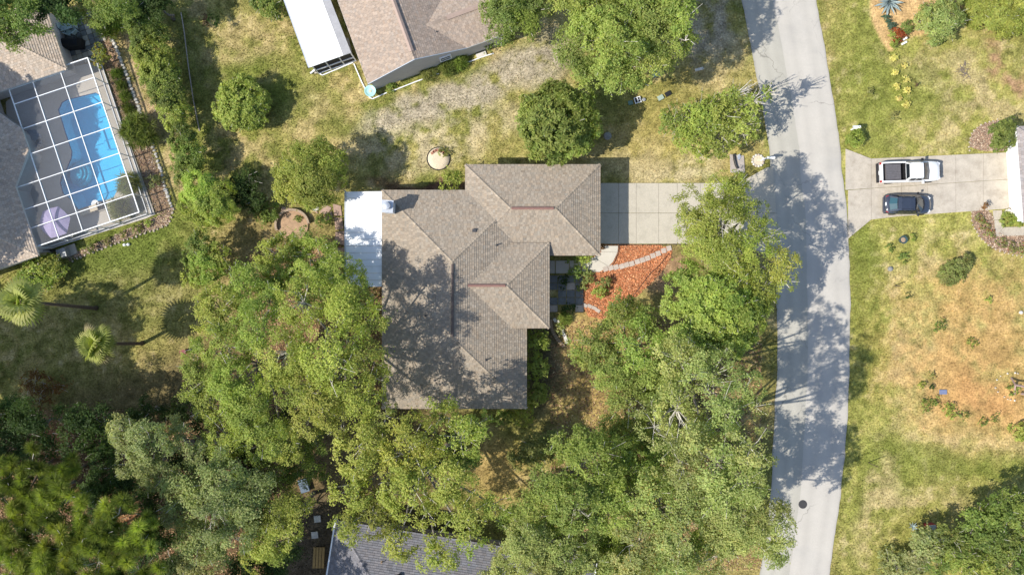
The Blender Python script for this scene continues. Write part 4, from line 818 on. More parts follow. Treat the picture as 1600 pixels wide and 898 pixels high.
# hedge right of the pool house
HG = 'hedge shrubs along the pool house garden'
hd = [('tall dense hedge shrub at the top of the hedge row, under the shade trees', [(222, 40, 27, 3.4), (233, 62, 30, 3.6)]), ('dense hedge shrub second from the top of the row, wide and leafy', [(239, 88, 31, 3.6), (247, 108, 30, 3.6)]), ('hedge shrub in the middle of the row where the hedge is widest', [(255, 128, 30, 3.4), (262, 146, 27, 3.3), (250, 120, 26, 3)]),
      ('small rounded hedge shrub just above the gap in the hedge', [(268, 168, 25, 2.9), (275, 184, 20, 2.5)]), ('hedge shrub right below the gap, above the tall soft shrub', [(285, 216, 23, 3.1), (291, 236, 24, 3.3)]), ('dark leaved hedge shrub touching the bright feathery one', [(296, 258, 24, 3.2), (290, 272, 20, 3)])]
for l, lb in hd: tree('hedge_shrub', l, 'shrub', lb, 'fresh' if 'small' in l or 'second' in l else 'deep', group=HG, twigs=.1, rad=.07, rc=.36, L=.15, W=.09, nleaf=90, dens=1.25, low=-.4)
tree('feathery_shrub', 'big bright feathery shrub at the bend of the pool garden edging', 'shrub', [(312, 296, 30, 4.4), (330, 322, 28, 4.4), (302, 318, 24, 4), (340, 296, 26, 4), (352, 330, 22, 3.8), (318, 345, 20, 3.5)], 'fresh', twigs=.1, rad=.09, L=.2, W=.06, rc=.5, nleaf=150, upw=.4, group=HG)
for l, lb, c in (('dark shrub in the shade right of the feathery shrub', [(372, 300, 24, 3), (386, 282, 20, 2.8), (398, 312, 20, 2.6)], 'dark'), ('leafy shrub below the feathery shrub, at the lawn corner', [(312, 388, 24, 3.6), (322, 372, 18, 3.4), (302, 402, 18, 3.2)], 'deep'),
                 ('low shrub with yellowish top where the hedge meets the oak', [(322, 418, 28, 4), (305, 434, 20, 3.6), (345, 400, 20, 3.8)], 'fresh'), ('strappy green clump beside the brick planter', [(424, 332, 16, 1.2), (410, 340, 12, 1)], 'deep')):
    tree('garden_shrub', l, 'shrub', lb, c, twigs=.1, rad=.06, rc=.4, L=.2, W=.10, nleaf=80, low=-.4)
tree('cycad_bush', 'dark spiky cycad bush beside the white edging stones', 'bush', [(217, 206, 23, 1.9), (210, 198, 14, 1.6), (226, 214, 14, 1.4)], 'deep', rad=0, rc=.5, needle=True, L=.7, W=.07, nleaf=60, dens=1.3)
# top left trees
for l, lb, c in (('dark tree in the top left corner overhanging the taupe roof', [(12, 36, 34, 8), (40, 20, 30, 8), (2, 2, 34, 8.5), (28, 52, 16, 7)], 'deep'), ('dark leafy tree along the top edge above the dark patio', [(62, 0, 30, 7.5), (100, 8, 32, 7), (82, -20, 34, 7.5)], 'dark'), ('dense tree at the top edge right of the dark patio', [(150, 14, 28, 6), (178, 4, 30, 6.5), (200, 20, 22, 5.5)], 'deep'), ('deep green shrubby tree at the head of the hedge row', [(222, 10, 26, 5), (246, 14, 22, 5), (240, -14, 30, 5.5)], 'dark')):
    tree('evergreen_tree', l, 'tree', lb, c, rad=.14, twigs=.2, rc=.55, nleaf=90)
tree('bamboo_clump', 'yellow green strappy clump beside the top of the white stone edging', 'plant', [(172, 36, 18, 2.2), (186, 44, 14, 2), (166, 24, 14, 2)], 'fresh', rad=0, needle=True, L=.8, W=.08, nleaf=42, rc=.5)
tree('garden_shrub', 'round green shrub cut by the top edge left of the white patio roof', 'shrub', [(422, 8, 22, 2.4), (408, -6, 20, 2.4), (436, 18, 12, 1.8)], 'deep', rad=.05, rc=.4, L=.18, W=.11, nleaf=80)
tree('yellow_leaved_shrub', 'shrub with yellow tips at the corner of the dark patio and pool cage', 'shrub', [(158, 92, 14, 1.8), (152, 76, 9, 1.4), (164, 84, 9, 1.5)], 'fresh', rad=.04, rc=.3, L=.2, W=.12, nleaf=60, accent=((.45, .33, .05), .12))
tree('clipped_hedge', 'wide rounded clipped hedge below the corner of the pool house roof', 'hedge', [(58, 424, 24, 1.9), (80, 418, 22, 1.9), (46, 434, 18, 1.7), (92, 426, 14, 1.6), (70, 436, 18, 1.6)], 'fresh', rad=.05, rc=.38, L=.18, W=.11, nleaf=90, low=-.3)
# forest at the lower left
FR = 'forest trees in the lower left'
tree('oak_tree', 'pale grey green oak crown standing out over the dark lower left forest', 'tree', [(202, 680, 28, 12), (232, 690, 32, 13), (212, 722, 30, 12.5), (242, 736, 26, 12), (185, 668, 18, 11), (228, 755, 16, 11)], 'grey', base=(300, 690), twigs=.4, rad=.22, nleaf=84, group=FR)
tree('oak_tree', 'small grey green crown between the pale oak and the broad soft green oak', 'tree', [(285, 684, 22, 11), (300, 708, 20, 11), (268, 664, 16, 10.5), (318, 700, 14, 10)], 'grey', base=(340, 690), twigs=.4, rad=.15, nleaf=84, group=FR)
tree('oak_tree', 'wide sage oak at the lower left forest edge, lit from the left', 'tree', [(292, 770, 36, 12.5), (342, 752, 40, 13), (332, 802, 40, 13), (382, 790, 32, 12), (312, 842, 32, 12), (362, 842, 28, 11.5), (402, 762, 24, 11.5), (268, 795, 20, 11.5), (330, 870, 24, 11), (300, 880, 20, 10.5)], 'grey', base=(400, 760), twigs=.45, rad=.26, nleaf=84, group=FR)
tree('oak_tree', 'yellow green tree left of the dark gap beside the grey roof', 'tree', [(430, 800, 28, 11), (462, 790, 24, 10.5), (420, 840, 32, 10.5), (448, 826, 24, 10.5), (400, 870, 22, 9.5)], 'lime', base=(490, 770), twigs=.4, rad=.18, nleaf=84, group=FR)
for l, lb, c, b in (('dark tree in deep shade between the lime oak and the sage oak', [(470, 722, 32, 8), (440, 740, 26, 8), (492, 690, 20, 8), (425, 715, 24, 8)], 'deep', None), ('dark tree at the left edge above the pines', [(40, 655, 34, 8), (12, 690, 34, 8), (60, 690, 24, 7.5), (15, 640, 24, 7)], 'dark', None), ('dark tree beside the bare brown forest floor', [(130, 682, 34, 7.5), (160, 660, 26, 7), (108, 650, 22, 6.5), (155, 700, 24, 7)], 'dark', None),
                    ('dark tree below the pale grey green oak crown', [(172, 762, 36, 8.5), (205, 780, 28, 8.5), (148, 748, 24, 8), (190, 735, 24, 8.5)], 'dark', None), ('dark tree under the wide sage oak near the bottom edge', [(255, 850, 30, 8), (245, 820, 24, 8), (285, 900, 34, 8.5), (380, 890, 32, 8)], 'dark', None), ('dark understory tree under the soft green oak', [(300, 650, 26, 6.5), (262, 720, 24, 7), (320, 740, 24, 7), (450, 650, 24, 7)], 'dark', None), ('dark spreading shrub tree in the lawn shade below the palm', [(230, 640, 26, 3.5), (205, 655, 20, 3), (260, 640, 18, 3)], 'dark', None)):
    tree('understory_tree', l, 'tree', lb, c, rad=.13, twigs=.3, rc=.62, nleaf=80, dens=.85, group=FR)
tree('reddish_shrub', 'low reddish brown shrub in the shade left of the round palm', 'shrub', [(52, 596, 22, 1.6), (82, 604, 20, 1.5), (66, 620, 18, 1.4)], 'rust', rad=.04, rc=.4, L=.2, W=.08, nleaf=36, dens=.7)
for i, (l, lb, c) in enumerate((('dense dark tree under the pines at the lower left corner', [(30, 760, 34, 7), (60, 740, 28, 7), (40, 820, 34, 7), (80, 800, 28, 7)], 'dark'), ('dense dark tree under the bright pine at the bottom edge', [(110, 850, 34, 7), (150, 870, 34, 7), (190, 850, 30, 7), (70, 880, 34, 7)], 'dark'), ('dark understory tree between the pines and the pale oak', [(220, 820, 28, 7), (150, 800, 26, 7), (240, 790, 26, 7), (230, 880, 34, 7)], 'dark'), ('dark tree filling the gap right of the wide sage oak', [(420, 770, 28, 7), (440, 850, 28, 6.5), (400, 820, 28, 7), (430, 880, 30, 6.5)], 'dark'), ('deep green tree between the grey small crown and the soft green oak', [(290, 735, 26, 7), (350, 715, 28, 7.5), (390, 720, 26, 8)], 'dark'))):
    tree('understory_tree', l, 'tree', lb, c, rad=.13, twigs=.2, rc=.62, nleaf=80, dens=.8, group=FR)  # dark leaf colour stands in for shade in the gaps between crowns
def pine(label, lb, b, col='pine'): tree('pine_tree', label, 'tree', lb, col, base=b, rad=.2, bark=BARKD, twigs=.8, rc=.75, L=.55, W=.045, nleaf=420, needle=True, dens=.46, squash=.6, group='pines in the lower left corner', fork=.6)
pine('pine with ragged tufts at the far left edge', [(18, 735, 28, 14), (45, 725, 24, 14), (12, 770, 26, 14), (30, 800, 20, 13)], (120, 700))
pine('pine crown lower left, beside a bare leaning limb', [(62, 790, 26, 14), (92, 770, 26, 14.5), (70, 815, 24, 14), (30, 840, 28, 14)], (150, 745))
pine('bright pine crown touching the bottom edge near the corner', [(110, 862, 34, 15), (140, 840, 30, 15.5), (90, 895, 34, 15), (150, 880, 32, 15), (120, 825, 22, 14.5)], (190, 800))
pine('pine in the middle of the lower left forest', [(150, 815, 26, 14.5), (182, 805, 26, 15), (168, 840, 24, 14.5), (130, 795, 20, 14)], (230, 770))
pine('pine right of the bright pine crown at the bottom edge', [(192, 870, 30, 14.5), (218, 850, 26, 14.5), (215, 892, 30, 14), (180, 900, 26, 14), (238, 820, 18, 13.5)], (270, 810))
pine('pine in the bottom left corner', [(20, 880, 34, 14), (50, 900, 34, 14.5), (8, 840, 24, 13.5), (60, 862, 22, 14)], (120, 840))
pine('thin pine above the fallen log', [(98, 740, 20, 13), (72, 752, 18, 13), (110, 722, 16, 12.5)], (170, 720))
# trees just outside the left edge, whose shade falls over the back lawn
for l, lb, c, h in (('broad dark tree standing off the left edge, shading the upper back lawn', [(-70, 600, 70, 14), (-20, 570, 55, 13), (-60, 655, 60, 14)], 'mid', 0), ('tall tree standing off the left edge, shading the middle back lawn', [(-150, 660, 75, 17), (-100, 700, 60, 16), (-60, 720, 55, 15)], 'mid', 0), ('tall forest tree below the back lawn, beyond the left edge', [(-20, 760, 60, 15), (-90, 790, 60, 16), (-150, 760, 60, 16)], 'mid', 0), ('tree behind the taupe house, outside the left edge', [(-200, 560, 60, 12), (-160, 590, 50, 12)], 'mid', 0)):
    tree('shade_tree', l, 'tree', lb, c, rad=.3, twigs=.3, nleaf=70, L=.34, W=.2, dens=1.7, true=True, group='trees beyond the left edge')
tree('shade_tree', 'flat crowned tree beyond the left edge, shading the pool deck', 'tree', [(-70, y, 33, 10.2) for y in (195, 232, 270, 308, 346, 384, 415)], 'mid', rad=.2, true=True, base=(-130, 300), squash=.38, dens=2.6, twigs=.1, L=.3, W=.2)  # added unseen crown, placed and flattened only to shade the pool deck
tree('shade_tree', 'tree beyond the top edge that shades the upper road', 'tree', [(1060, -40, 45, 10), (1095, -10, 40, 9), (1080, -80, 50, 11), (1020, -70, 40, 11)], 'mid', rad=.25, twigs=.3, true=True, base=(1060, -30))
tree('shade_tree', 'tall tree beyond the bottom edge, shading the dark gap beside the grey roof', 'tree', [(340, 925, 60, 13), (400, 950, 60, 13), (300, 960, 50, 13), (370, 905, 45, 12)], 'mid', rad=.28, true=True, base=(360, 940), L=.28, W=.18, nleaf=70, dens=1.3)
UF = 'low trees filling the gaps of the right canopy'
for l, lb, c in (('low green tree between the front lawn and the tall pale oak', [(1000, 690, 30, 6.5), (965, 672, 24, 6), (1030, 712, 26, 7)], 'mid'), ('low dark tree in the hole of the canopy above the wide sage oak', [(980, 730, 26, 6), (950, 752, 24, 6), (940, 700, 20, 5.5)], 'deep'), ('low tree between the oak on the grey roof and the leafy front oak', [(820, 830, 26, 7), (855, 818, 24, 7), (800, 812, 22, 6.5)], 'mid'), ('low green tree below the tall pale oak, beside the road oak', [(1115, 800, 28, 8), (1140, 835, 26, 8), (1105, 850, 26, 8)], 'mid'), ('low tree left of the wide sage oak at the bottom', [(955, 830, 26, 7.5), (965, 865, 26, 7.5), (940, 845, 20, 7)], 'mid'), ('brownish low shrub tree at the shaded edge of the front lawn', [(840, 700, 26, 3), (815, 712, 22, 2.6), (868, 690, 20, 2.6)], 'olive'), ('low green tree between the two oaks nearest the patio', [(1010, 600, 26, 6.5), (1045, 545, 26, 6.5), (1035, 640, 26, 7)], 'mid')):
    tree('understory_tree', l, 'tree', lb, c, rad=.11, twigs=.5, group=UF)
tree('bay_shrub', 'dark green shrub low in the shade below the wall of the main house', 'shrub', [(700, 705, 26, 4), (665, 715, 26, 4), (730, 715, 20, 3.4)], 'deep', rad=.08, twigs=.3)
# lower right corner shrubs
CR_ = 'shrubs in the lower right corner'
for l, lb, c in (('pale grey green shrub left of the others in the bottom right corner', [(1446, 850, 26, 3), (1462, 838, 18, 2.6), (1430, 868, 18, 2.4)], 'grey'), ('low grey green shrub at the bottom edge, leftmost of the corner shrubs', [(1400, 880, 24, 1.8), (1384, 890, 16, 1.4), (1425, 890, 20, 1.8)], 'grey'), ('leafy bright shrub tree above the bottom right corner', [(1530, 812, 30, 4), (1560, 800, 28, 4.2), (1545, 838, 28, 4), (1515, 835, 20, 3.4)], 'deep'),
                 ('tall green shrub tree cut by the right edge near the bottom', [(1590, 790, 28, 4.2), (1600, 822, 30, 4.2), (1580, 848, 22, 3.8)], 'deep'), ('yellow green shrub at the bottom edge in the right corner', [(1512, 878, 26, 3.6), (1492, 868, 18, 3), (1538, 892, 24, 3.4)], 'fresh'), ('dark spreading shrub between the little box and the bright shrub tree', [(1485, 838, 24, 3.4), (1500, 868, 24, 3.2), (1470, 880, 22, 2.8)], 'deep'), ('dark green shrub in the very bottom right corner', [(1580, 888, 30, 3.6), (1602, 868, 26, 3.6), (1558, 870, 18, 3)], 'deep')):
    tree('corner_shrub', l, 'shrub', lb, c, rad=.08, twigs=.5, rc=.45, L=.2, W=.12, nleaf=70, group=CR_, dens=.9)
tree('dry_shrub', 'bare twiggy greyish shrub between the bottom right corner shrubs', 'shrub', [(1508, 835, 14, 2), (1498, 850, 14, 2), (1520, 855, 12, 2)], 'brown', rad=.05, rc=.35, L=.12, W=.05, nleaf=10, dens=.5, bare=6)
# right-hand garden plants
SM = dict(rad=0, L=.15, W=.09, rc=.3)
tree('garden_shrub', 'large round blue green leafy shrub in the tan bed at the top right', 'shrub', [(1470, 30, 32, 2.4), (1452, 22, 18, 2), (1488, 36, 20, 2), (1466, 46, 18, 1.7), (1478, 10, 20, 2), (1440, 34, 14, 1.4), (1460, 56, 14, 1.2)], 'sage', rad=.05, L=.30, W=.08, rc=.42, nleaf=110, upw=.3)
tree('garden_shrub', 'big yellow green spreading shrub in the top right corner', 'shrub', [(1555, 18, 36, 2), (1590, 12, 34, 2), (1535, 12, 24, 1.8), (1575, 34, 24, 1.6), (1612, 25, 30, 2), (1520, 2, 16, 1.5)], 'lime', rad=.05, L=.26, W=.07, rc=.45, nleaf=120, upw=.3)
for l, lb, c in (('small dark clipped shrub in the tan bed beside the red leaved plants', [(1417, 42, 10, .9)], 'deep'), ('red and orange leaved croton in the tan bed', [(1402, 50, 8, .7), (1409, 54, 7, .7), (1404, 60, 6, .6)], 'red'), ('green shrub at the foot of the red leaved croton', [(1399, 67, 8, .8), (1394, 55, 6, .7)], 'fresh'), ('small teal succulent clump nearest to the agave', [(1385, 31, 7, .5)], 'teal'), ('small teal succulent clump below the other one', [(1393, 38, 7.5, .5)], 'teal'),
                 ('round clipped bush at the mailbox across the road', [(1336, 215, 14, 1.3), (1330, 218, 9, 1.1)], 'fresh'), ('round clipped tree like bush beside the garage roof', [(1567, 210, 21, 2.8), (1562, 222, 14, 2.3), (1574, 198, 14, 2.4)], 'deep'), ('green shrub between the garage wall and the side walk', [(1574, 344, 12, .8), (1590, 346, 10, .8)], 'fresh'),
                 ('small reddish conifer like shrub at the corner of the flower bed', [(1541, 322, 6, 1.2)], 'rust'), ('yellow green bush at the right edge below the timber frame', [(1600, 672, 14, 1), (1594, 682, 9, .8)], 'lime'), ('weedy brown green shrub in the lawn under the driveway', [(1490, 424, 20, 1.1), (1480, 432, 14, .9), (1506, 412, 14, 1)], 'olive')):
    tree('garden_plant', l, 'plant', lb, c, nleaf=110, dens=1.3, **SM)
for i, (x, y, r) in enumerate(((1397, 91, 7), (1413, 102, 5), (1398, 113, 6), (1416, 124, 6), (1401, 135, 6), (1418, 142, 6), (1405, 153, 5), (1417, 162, 7))):
    wh = ['largest yellow tuft, at the top of the left column', 'small pale yellow tuft, top of the right column', 'yellow tuft second from top in the left column', 'yellow tuft second from top in the right column', 'yellow tuft third in the left column', 'yellow tuft third in the right column', 'small yellow tuft at the bottom of the left column', 'wide yellow tuft at the bottom of the right column'][i]
    tree('yellow_plant', wh, 'plant', [(x, y, r * .9, .42)], 'gold', group='yellow plants in two columns on the right lawn', nleaf=70, rad=0, L=.16, W=.08, rc=.22, dens=2.2, upw=1.6)
WD = 'weeds and young plants on the right lawn'
for l, x, y, r, c in (('little green tuft under the yellow plants', 1399, 181, 7, 'olive'), ('little brown green tuft left of the yellow plants', 1361, 142, 6, 'olive'), ('tiny brown plant right of the yellow plants', 1433, 131, 4, 'brown'), ('young leafy plant right of the dark round pot', 1427, 371, 7, 'fresh'), ('spiky weed left below the dark round pot', 1390, 387, 8, 'deep'), ('leafy weed below the dark round pot', 1414, 402, 9, 'deep'), ('dark weed clump in the middle of the tan lawn', 1468, 508, 11, 'deep'), ('green weed right of the dark weed clump', 1519, 535, 9, 'fresh'), ('small dark weed beside the green verge', 1421, 461, 5, 'dark'), ('lean weed near the watered patch at the right', 1545, 468, 6, 'fresh'), ('weed above the blue grey lid', 1458, 586, 6, 'olive'), ('low weed left of the blue grey lid', 1441, 601, 7, 'fresh'), ('dark sprig just left of the blue grey lid', 1458, 606, 5, 'dark'), ('leafy plant starting the curved row below the lid', 1447, 632, 11, 'deep'), ('broad leafy plant in the curved row', 1462, 628, 9, 'deep'), ('low leafy plant in the middle of the curved row', 1484, 641, 13, 'fresh'), ('small plant near the end of the curved row', 1506, 648, 8, 'deep'), ('small plant on the orange soil', 1536, 659, 8, 'deep'), ('dark leafy plant on the orange soil', 1554, 652, 7, 'deep'), ('tiny weed near the right edge bush', 1582, 668, 6, 'fresh'), ('plant inside the stone ring at the right edge', 1585, 608, 10, 'deep')):
    tree('young_plant', l, 'plant', [(x, y, r, .45)], c, group=WD, nleaf=36, rad=0, L=.22, W=.09, rc=.28, dens=1.0)
# plants round the entry, planters and pool beds
EN = 'garden plants by the entry and beds'
for l, x, y, r, z, c in (('green shrub under the eave beside the entry walk', 912, 404, 14, 1, 'fresh'), ('darker shrub under the eave, nearest to the front door', 892, 402, 11, 1, 'deep'), ('low silver green ground plant at the corner of the entry patio', 916, 432, 13, .6, 'sage'), ('second silver ground plant along the entry patio', 910, 447, 10, .5, 'sage'), ('green shrub standing on the entry patio pavers', 898, 425, 11, 1.2, 'deep'), ('dark fern on the shaded entry patio', 880, 440, 10, .8, 'dark'), ('low shrub on the shaded patio near its lower edge', 888, 480, 10, .8, 'dark'), ('leafy plant in the orange mulch near the patio', 943, 442, 12, .9, 'olive'), ('leafy plant in the orange mulch below the first', 940, 458, 12, .9, 'fresh'), ('pale plant inside the white edging stones', 873, 514, 9, .6, 'sage'), ('grassy plant beside the pale plant in the stones', 882, 498, 9, .6, 'fresh'), ('bush growing at the inner corner of the house roof', 703, 282, 20, 3.6, 'lime'), ('red shrub at the corner of garage and walk', 940, 386, 5, .6, 'rust'),
                         ('dark foundation hedge beside the house wall, upper piece', 837, 535, 21, 2.0, 'fresh'), ('dark foundation hedge beside the house wall, middle piece', 837, 575, 21, 2.0, 'fresh'), ('foundation hedge beside the house wall, lower piece', 836, 615, 21, 2.0, 'fresh'), ('bright hedge round the lower right corner of the house', 815, 648, 20, 1.8, 'fresh'), ('hedge along the lower house wall', 785, 652, 14, 1.6, 'deep'),
                         ('shrub beside the curved brick planter', 505, 345, 12, 1.1, 'deep'), ('small plant growing inside the curved brick planter', 466, 342, 6, .4, 'deep'), ('plant in the sandy round bed', 692, 238, 9, .6, 'olive'), ('shrub at the left of the bed by the pool steps', 138, 388, 9, .9, 'olive'), ('tiny plant in the bed below the pool cage, left', 168, 376, 6, .5, 'olive'), ('tiny plant in the bed below the pool cage, middle', 190, 366, 6, .5, 'olive'), ('tiny plant in the bed below the pool cage, right', 214, 357, 7, .5, 'olive'), ('tiny plant at the corner of the bed below the pool cage', 232, 349, 6, .5, 'fresh'), ('grass tuft top of the pinkish bed by the pool', 182, 116, 7, .5, 'deep'), ('grass tuft middle of the pinkish bed by the pool', 188, 134, 7, .5, 'deep'), ('grass tuft low in the pinkish bed by the pool', 195, 152, 7, .5, 'deep'), ('grass tuft lowest in the pinkish bed by the pool', 199, 170, 7, .5, 'deep'), ('grey twiggy shrub in the pinkish bed below the cycad', 240, 284, 12, .9, 'grey'),
                         ('potted palm by the lower pool corner, upper one', 200, 288, 13, 1.4, 'olive'), ('potted palm by the lower pool corner, lower one', 187, 327, 13, 1.4, 'olive'), ('small dead conifer on the top lawn beside its shadow', 318, 32, 9, 1.0, 'brown'), ('dark green sapling on the top lawn beside the dead conifer', 334, 31, 9, 1.6, 'dark'), ('low plant under the gable house wall, left', 609, 136, 9, .5, 'deep'), ('tall grass clump under the gable house wall, middle', 700, 103, 13, .8, 'deep'), ('tall grass clump under the gable house wall, right', 716, 96, 12, .8, 'deep'), ('low grass under the gable house wall beside the window', 670, 115, 11, .6, 'olive'), ('shrub below the corner of the gable house roof', 762, 72, 10, 1.2, 'deep')):
    f = {'tuft': dict(needle=True, L=.45, W=.05), 'palm': dict(needle=True, L=.8, W=.07), 'grass': dict(needle=True, L=.5, W=.045)}; k = next((v for a, v in f.items() if a in l), dict(L=.19, W=.10))
    tree('garden_plant', l, 'plant', [(x, y, r, z), (x + r * .4, y - r * .3, r * .6, z * .8)], c, group=EN, nleaf=60, rad=0, rc=.32, dens=1.0, low=-.3, **k)
for x0, l in ((1528, 'flowering plant in the bed left of the side walk, upper'), (1536, 'flowering plant in the bed left of the side walk, middle'), (1545, 'flowering plant in the bed left of the side walk, lower'), (1564, 'flowering plant in the lower bed, left'), (1580, 'flowering plant in the lower bed, middle'), (1596, 'flowering plant in the lower bed at the right edge')):
    y0 = {1528: 340, 1536: 350, 1545: 362, 1564: 378, 1580: 384, 1596: 388}[x0]; tree('bed_plant', l, 'plant', [(x0, y0, 8, .5), (x0 + 5, y0 + 5, 6, .4)], 'olive', group='plants in the flower bed by the garage', nleaf=40, rad=0, L=.16, W=.08, rc=.26, accent=((.45, .14, .10), .1))
# palms: fan fronds as single leaves
def fan_mesh():
    V, F = [], []; n = 15
    for i in range(n):
        a = -1.35 + 2.7 * i / (n - 1); L = .95 * (1 - .18 * abs(a) / 1.35); w_ = .058; s = np.array([-sin(a), cos(a)]); d = np.array([cos(a), sin(a)]); k = len(V)
        for t, ww, z in ((.05, .3, 0), (.5, 1.25, .03 if i % 2 else .0), (.8, .7, -.06), (1.0, .02, -.22)):
            q = np.array([.38, 0]) + d * L * t; V += [(*(q + s * w_ * ww), z), (*(q - s * w_ * ww), z - .012)]
        for j in range(3): F.append((k + 2 * j, k + 2 * j + 1, k + 2 * j + 3, k + 2 * j + 2))
    k = len(V); V += [(0, .025, .02), (0, -.025, .02), (.45, .02, .0), (.45, -.02, .0)]; F.append((k, k + 1, k + 3, k + 2)); return V, F
fans = []
for i, cc in enumerate(((.42, .45, .15), (.32, .37, .10), (.50, .50, .20), (.36, .31, .19))):
    V, F = fan_mesh(); me = bpy.data.meshes.new('fan_leaf'); me.from_pydata(V, [], F); a = me.color_attributes.new('Col', 'FLOAT_COLOR', 'POINT'); cv = np.ones((len(V), 4), np.float32); cv[:, :3] = cc
    cv[:, :3] *= (1 + .25 * np.sin(np.arange(len(V)) * .8))[:, None]; a.data.foreach_set('color', cv.ravel()); me.materials.append(LEAF); fans.append(me)
def palm(label, base, top, h, size, seed):
    b = PT(*base); t = P(top[0], top[1], h); root = thing('fan_palm', label, 'palm tree', b, 'fan palms on the back lawn'); rg = np.random.default_rng(seed)
    m = (b + t) / 2 + [(t - b)[0] * -.12, 0, .2]; MB().tube([b - [0, 0, .1], b + [0, 0, .4], m, t], [.24, .17, .14, .13], 9).build('trunk', BARKD, root, smooth=True); MB().lathe(t - [0, 0, .5], [(.12, 0), (.26, .2), (.22, .5), (.05, .7)], 9).build('crown_shaft', TIMBER, root)
    for i in range(26):
        a = i * 2.4 + rg.normal(0, .2); f = i / 25; el = 1.45 - 1.8 * f ** .7 + rg.normal(0, .1); o = bpy.data.objects.new('frond', fans[3 if i > 21 else rg.integers(3)]); C.objects.link(o); o.parent = root
        o.location = t - b + [0, 0, .1 - .25 * f]; o.rotation_euler = (rg.normal(0, .5), -el, a); s = size * rg.uniform(.68, 1.2); o.scale = (s, s, s)
    return root
palm('tall fan palm at the left edge with its long grey trunk leaning into view', (150, 481), (34, 471), 8.6, 1.42, 5)
palm('round fan palm in the middle of the shaded back lawn, short leaning trunk', (222, 536), (152, 537), 5.5, 1.42, 8)
ag = thing('agave', 'large blue grey agave rosette in the tan bed at the top edge', 'agave', PT(1386, 6))
AGM = M('agave_blue', (.27, .34, .34), .55, .18, 5)
mb = MB(); V = []
for t, ww, z in ((0, .07, .02), (.3, .10, .12), (.7, .075, .12), (1.0, .006, .02)): V += [(t * 1.25, ww, z), (t * 1.25, 0, z - .035), (t * 1.25, -ww, z)]
mb.add(V, [(3 * i + a, 3 * i + 3 + a, 3 * i + 4 + a, 3 * i + 1 + a) for i in range(3) for a in (0, 1)]); l0 = mesh('leaf', np.array(mb.v) + PT(1386, 6), mb.f, AGM, ag, smooth=True); l0.rotation_euler = (0, -.1, .1); rg = np.random.default_rng(2)
for i in range(1, 36): f = i / 35; s = 1.22 - .5 * f; inst(l0, 'leaf', ag, (0, 0, .1 + .2 * f), (0, -.05 - 1.2 * f ** 1.5 + rg.normal(0, .06), i * 2.4 + rg.normal(0, .1)), (s, s, s))
sa = thing('small_agave', 'small pale agave beside the little box at the lower right', 'agave', PT(1425, 821))
l1 = mesh('leaf', np.array(mb.v) * .42 + PT(1425, 821), mb.f, AGM, sa)
for i in range(1, 12): inst(l1, 'leaf', sa, (0, 0, .05), (0, -.2 - .05 * i, i * 2.4))
# ------------------------------------------------------------------ vehicles
PW = M('car_paint_white', (.72, .73, .74), .25, .02, 1, coat=.8, spec=.5); PB = M('car_paint_dark_blue', (.03, .038, .058), .22, .05, 1, coat=1.0, spec=.6)
TYRE = M('tyre_rubber', (.02, .02, .02), .8, .2, 6); RIM = M('alloy_rim', (.45, .46, .48), .3, .05, 3, metal=.7); REDL = M('tail_light_red', (.35, .02, .02), .25, .1, 3); CLR = M('headlight_clear', (.65, .67, .70), .12, .05, 3, spec=.8); TRIM = M('black_trim', (.02, .02, .022), .45, .1, 3)
CGL = M('car_glass', (.016, .022, .028), .04, .1, 1, spec=.9)
class Car:
    def __init__(s, name, label, cat, c, rz): s.c = np.array(c, float); s.rz = rz; s.root = thing(name, label, cat, s.c)
    def w(s, p):
        p = np.array(p, float).reshape(-1, 3); ca, sa = cos(s.rz), sin(s.rz); return np.stack([s.c[0] + p[:, 0] * ca - p[:, 1] * sa, s.c[1] + p[:, 0] * sa + p[:, 1] * ca, s.c[2] + p[:, 2]], 1)
    def put(s, mb, name, m, parent=None, smooth=False): return mesh(name, s.w(mb.v), mb.f, m, parent or s.root, smooth)
    def wheels(s, xs, hw, r=.34):
        for x in xs:
            for sg in (-1, 1):
                n = 18; V = []; F = []
                for rr, y in ((r * .62, -.11), (r * .95, -.11), (r, -.07), (r, .07), (r * .95, .11), (r * .62, .11)): V += [(x + rr * cos(t), sg * (hw - .10) + y, r + rr * sin(t)) for t in np.arange(n) * 2 * pi / n]
                for i in range(5):
                    for j in range(n): F.append((i * n + j, i * n + (j + 1) % n, (i + 1) * n + (j + 1) % n, (i + 1) * n + j))
                mb = MB().add(V, F); wh = s.put(mb, 'wheel', TYRE)
                mb = MB(); V = [(x + r * .62 * cos(t), sg * (hw - .03), r + r * .62 * sin(t)) for t in np.arange(n) * 2 * pi / n]; mb.add(V + [(x, sg * (hw - .0), r)], [(i, (i + 1) % n, n) for i in range(n)]); s.put(mb, 'rim', RIM, wh)
def ring(x, hw, zb, zt, crown=.03, sh=.12):
    h = zt - zb
    y = [(-hw * .90, zb), (-hw * .99, zb + h * .25), (-hw, zb + h * .55), (-hw * .97, zt - h * .14), (-hw * (1 - sh), zt), (-hw * .45, zt + crown), (0, zt + crown * 1.25)]
    y = y + [(-a, b) for a, b in y[-2::-1]]; return [(x, a, b) for a, b in y]
# pickup, nose to the right
k = Car('pickup_truck', 'white pickup truck with black bed mat parked on the tan driveway', 'pickup truck', P(1421, 268.5, .85) * [1, 1, 0] + [0, 0, .055], radians(1.8))
mb = MB(); mb.loft([ring(x, a, b, c) for x, a, b, c in ((-.46, .90, .42, 1.02), (0, .93, .38, 1.06), (.6, .945, .38, 1.07), (1.15, .94, .38, 1.06), (1.9, .92, .38, 1.02), (2.35, .88, .40, .96), (2.62, .78, .42, .88), (2.78, .60, .48, .76))]); k.put(mb, 'body', PW, smooth=True)
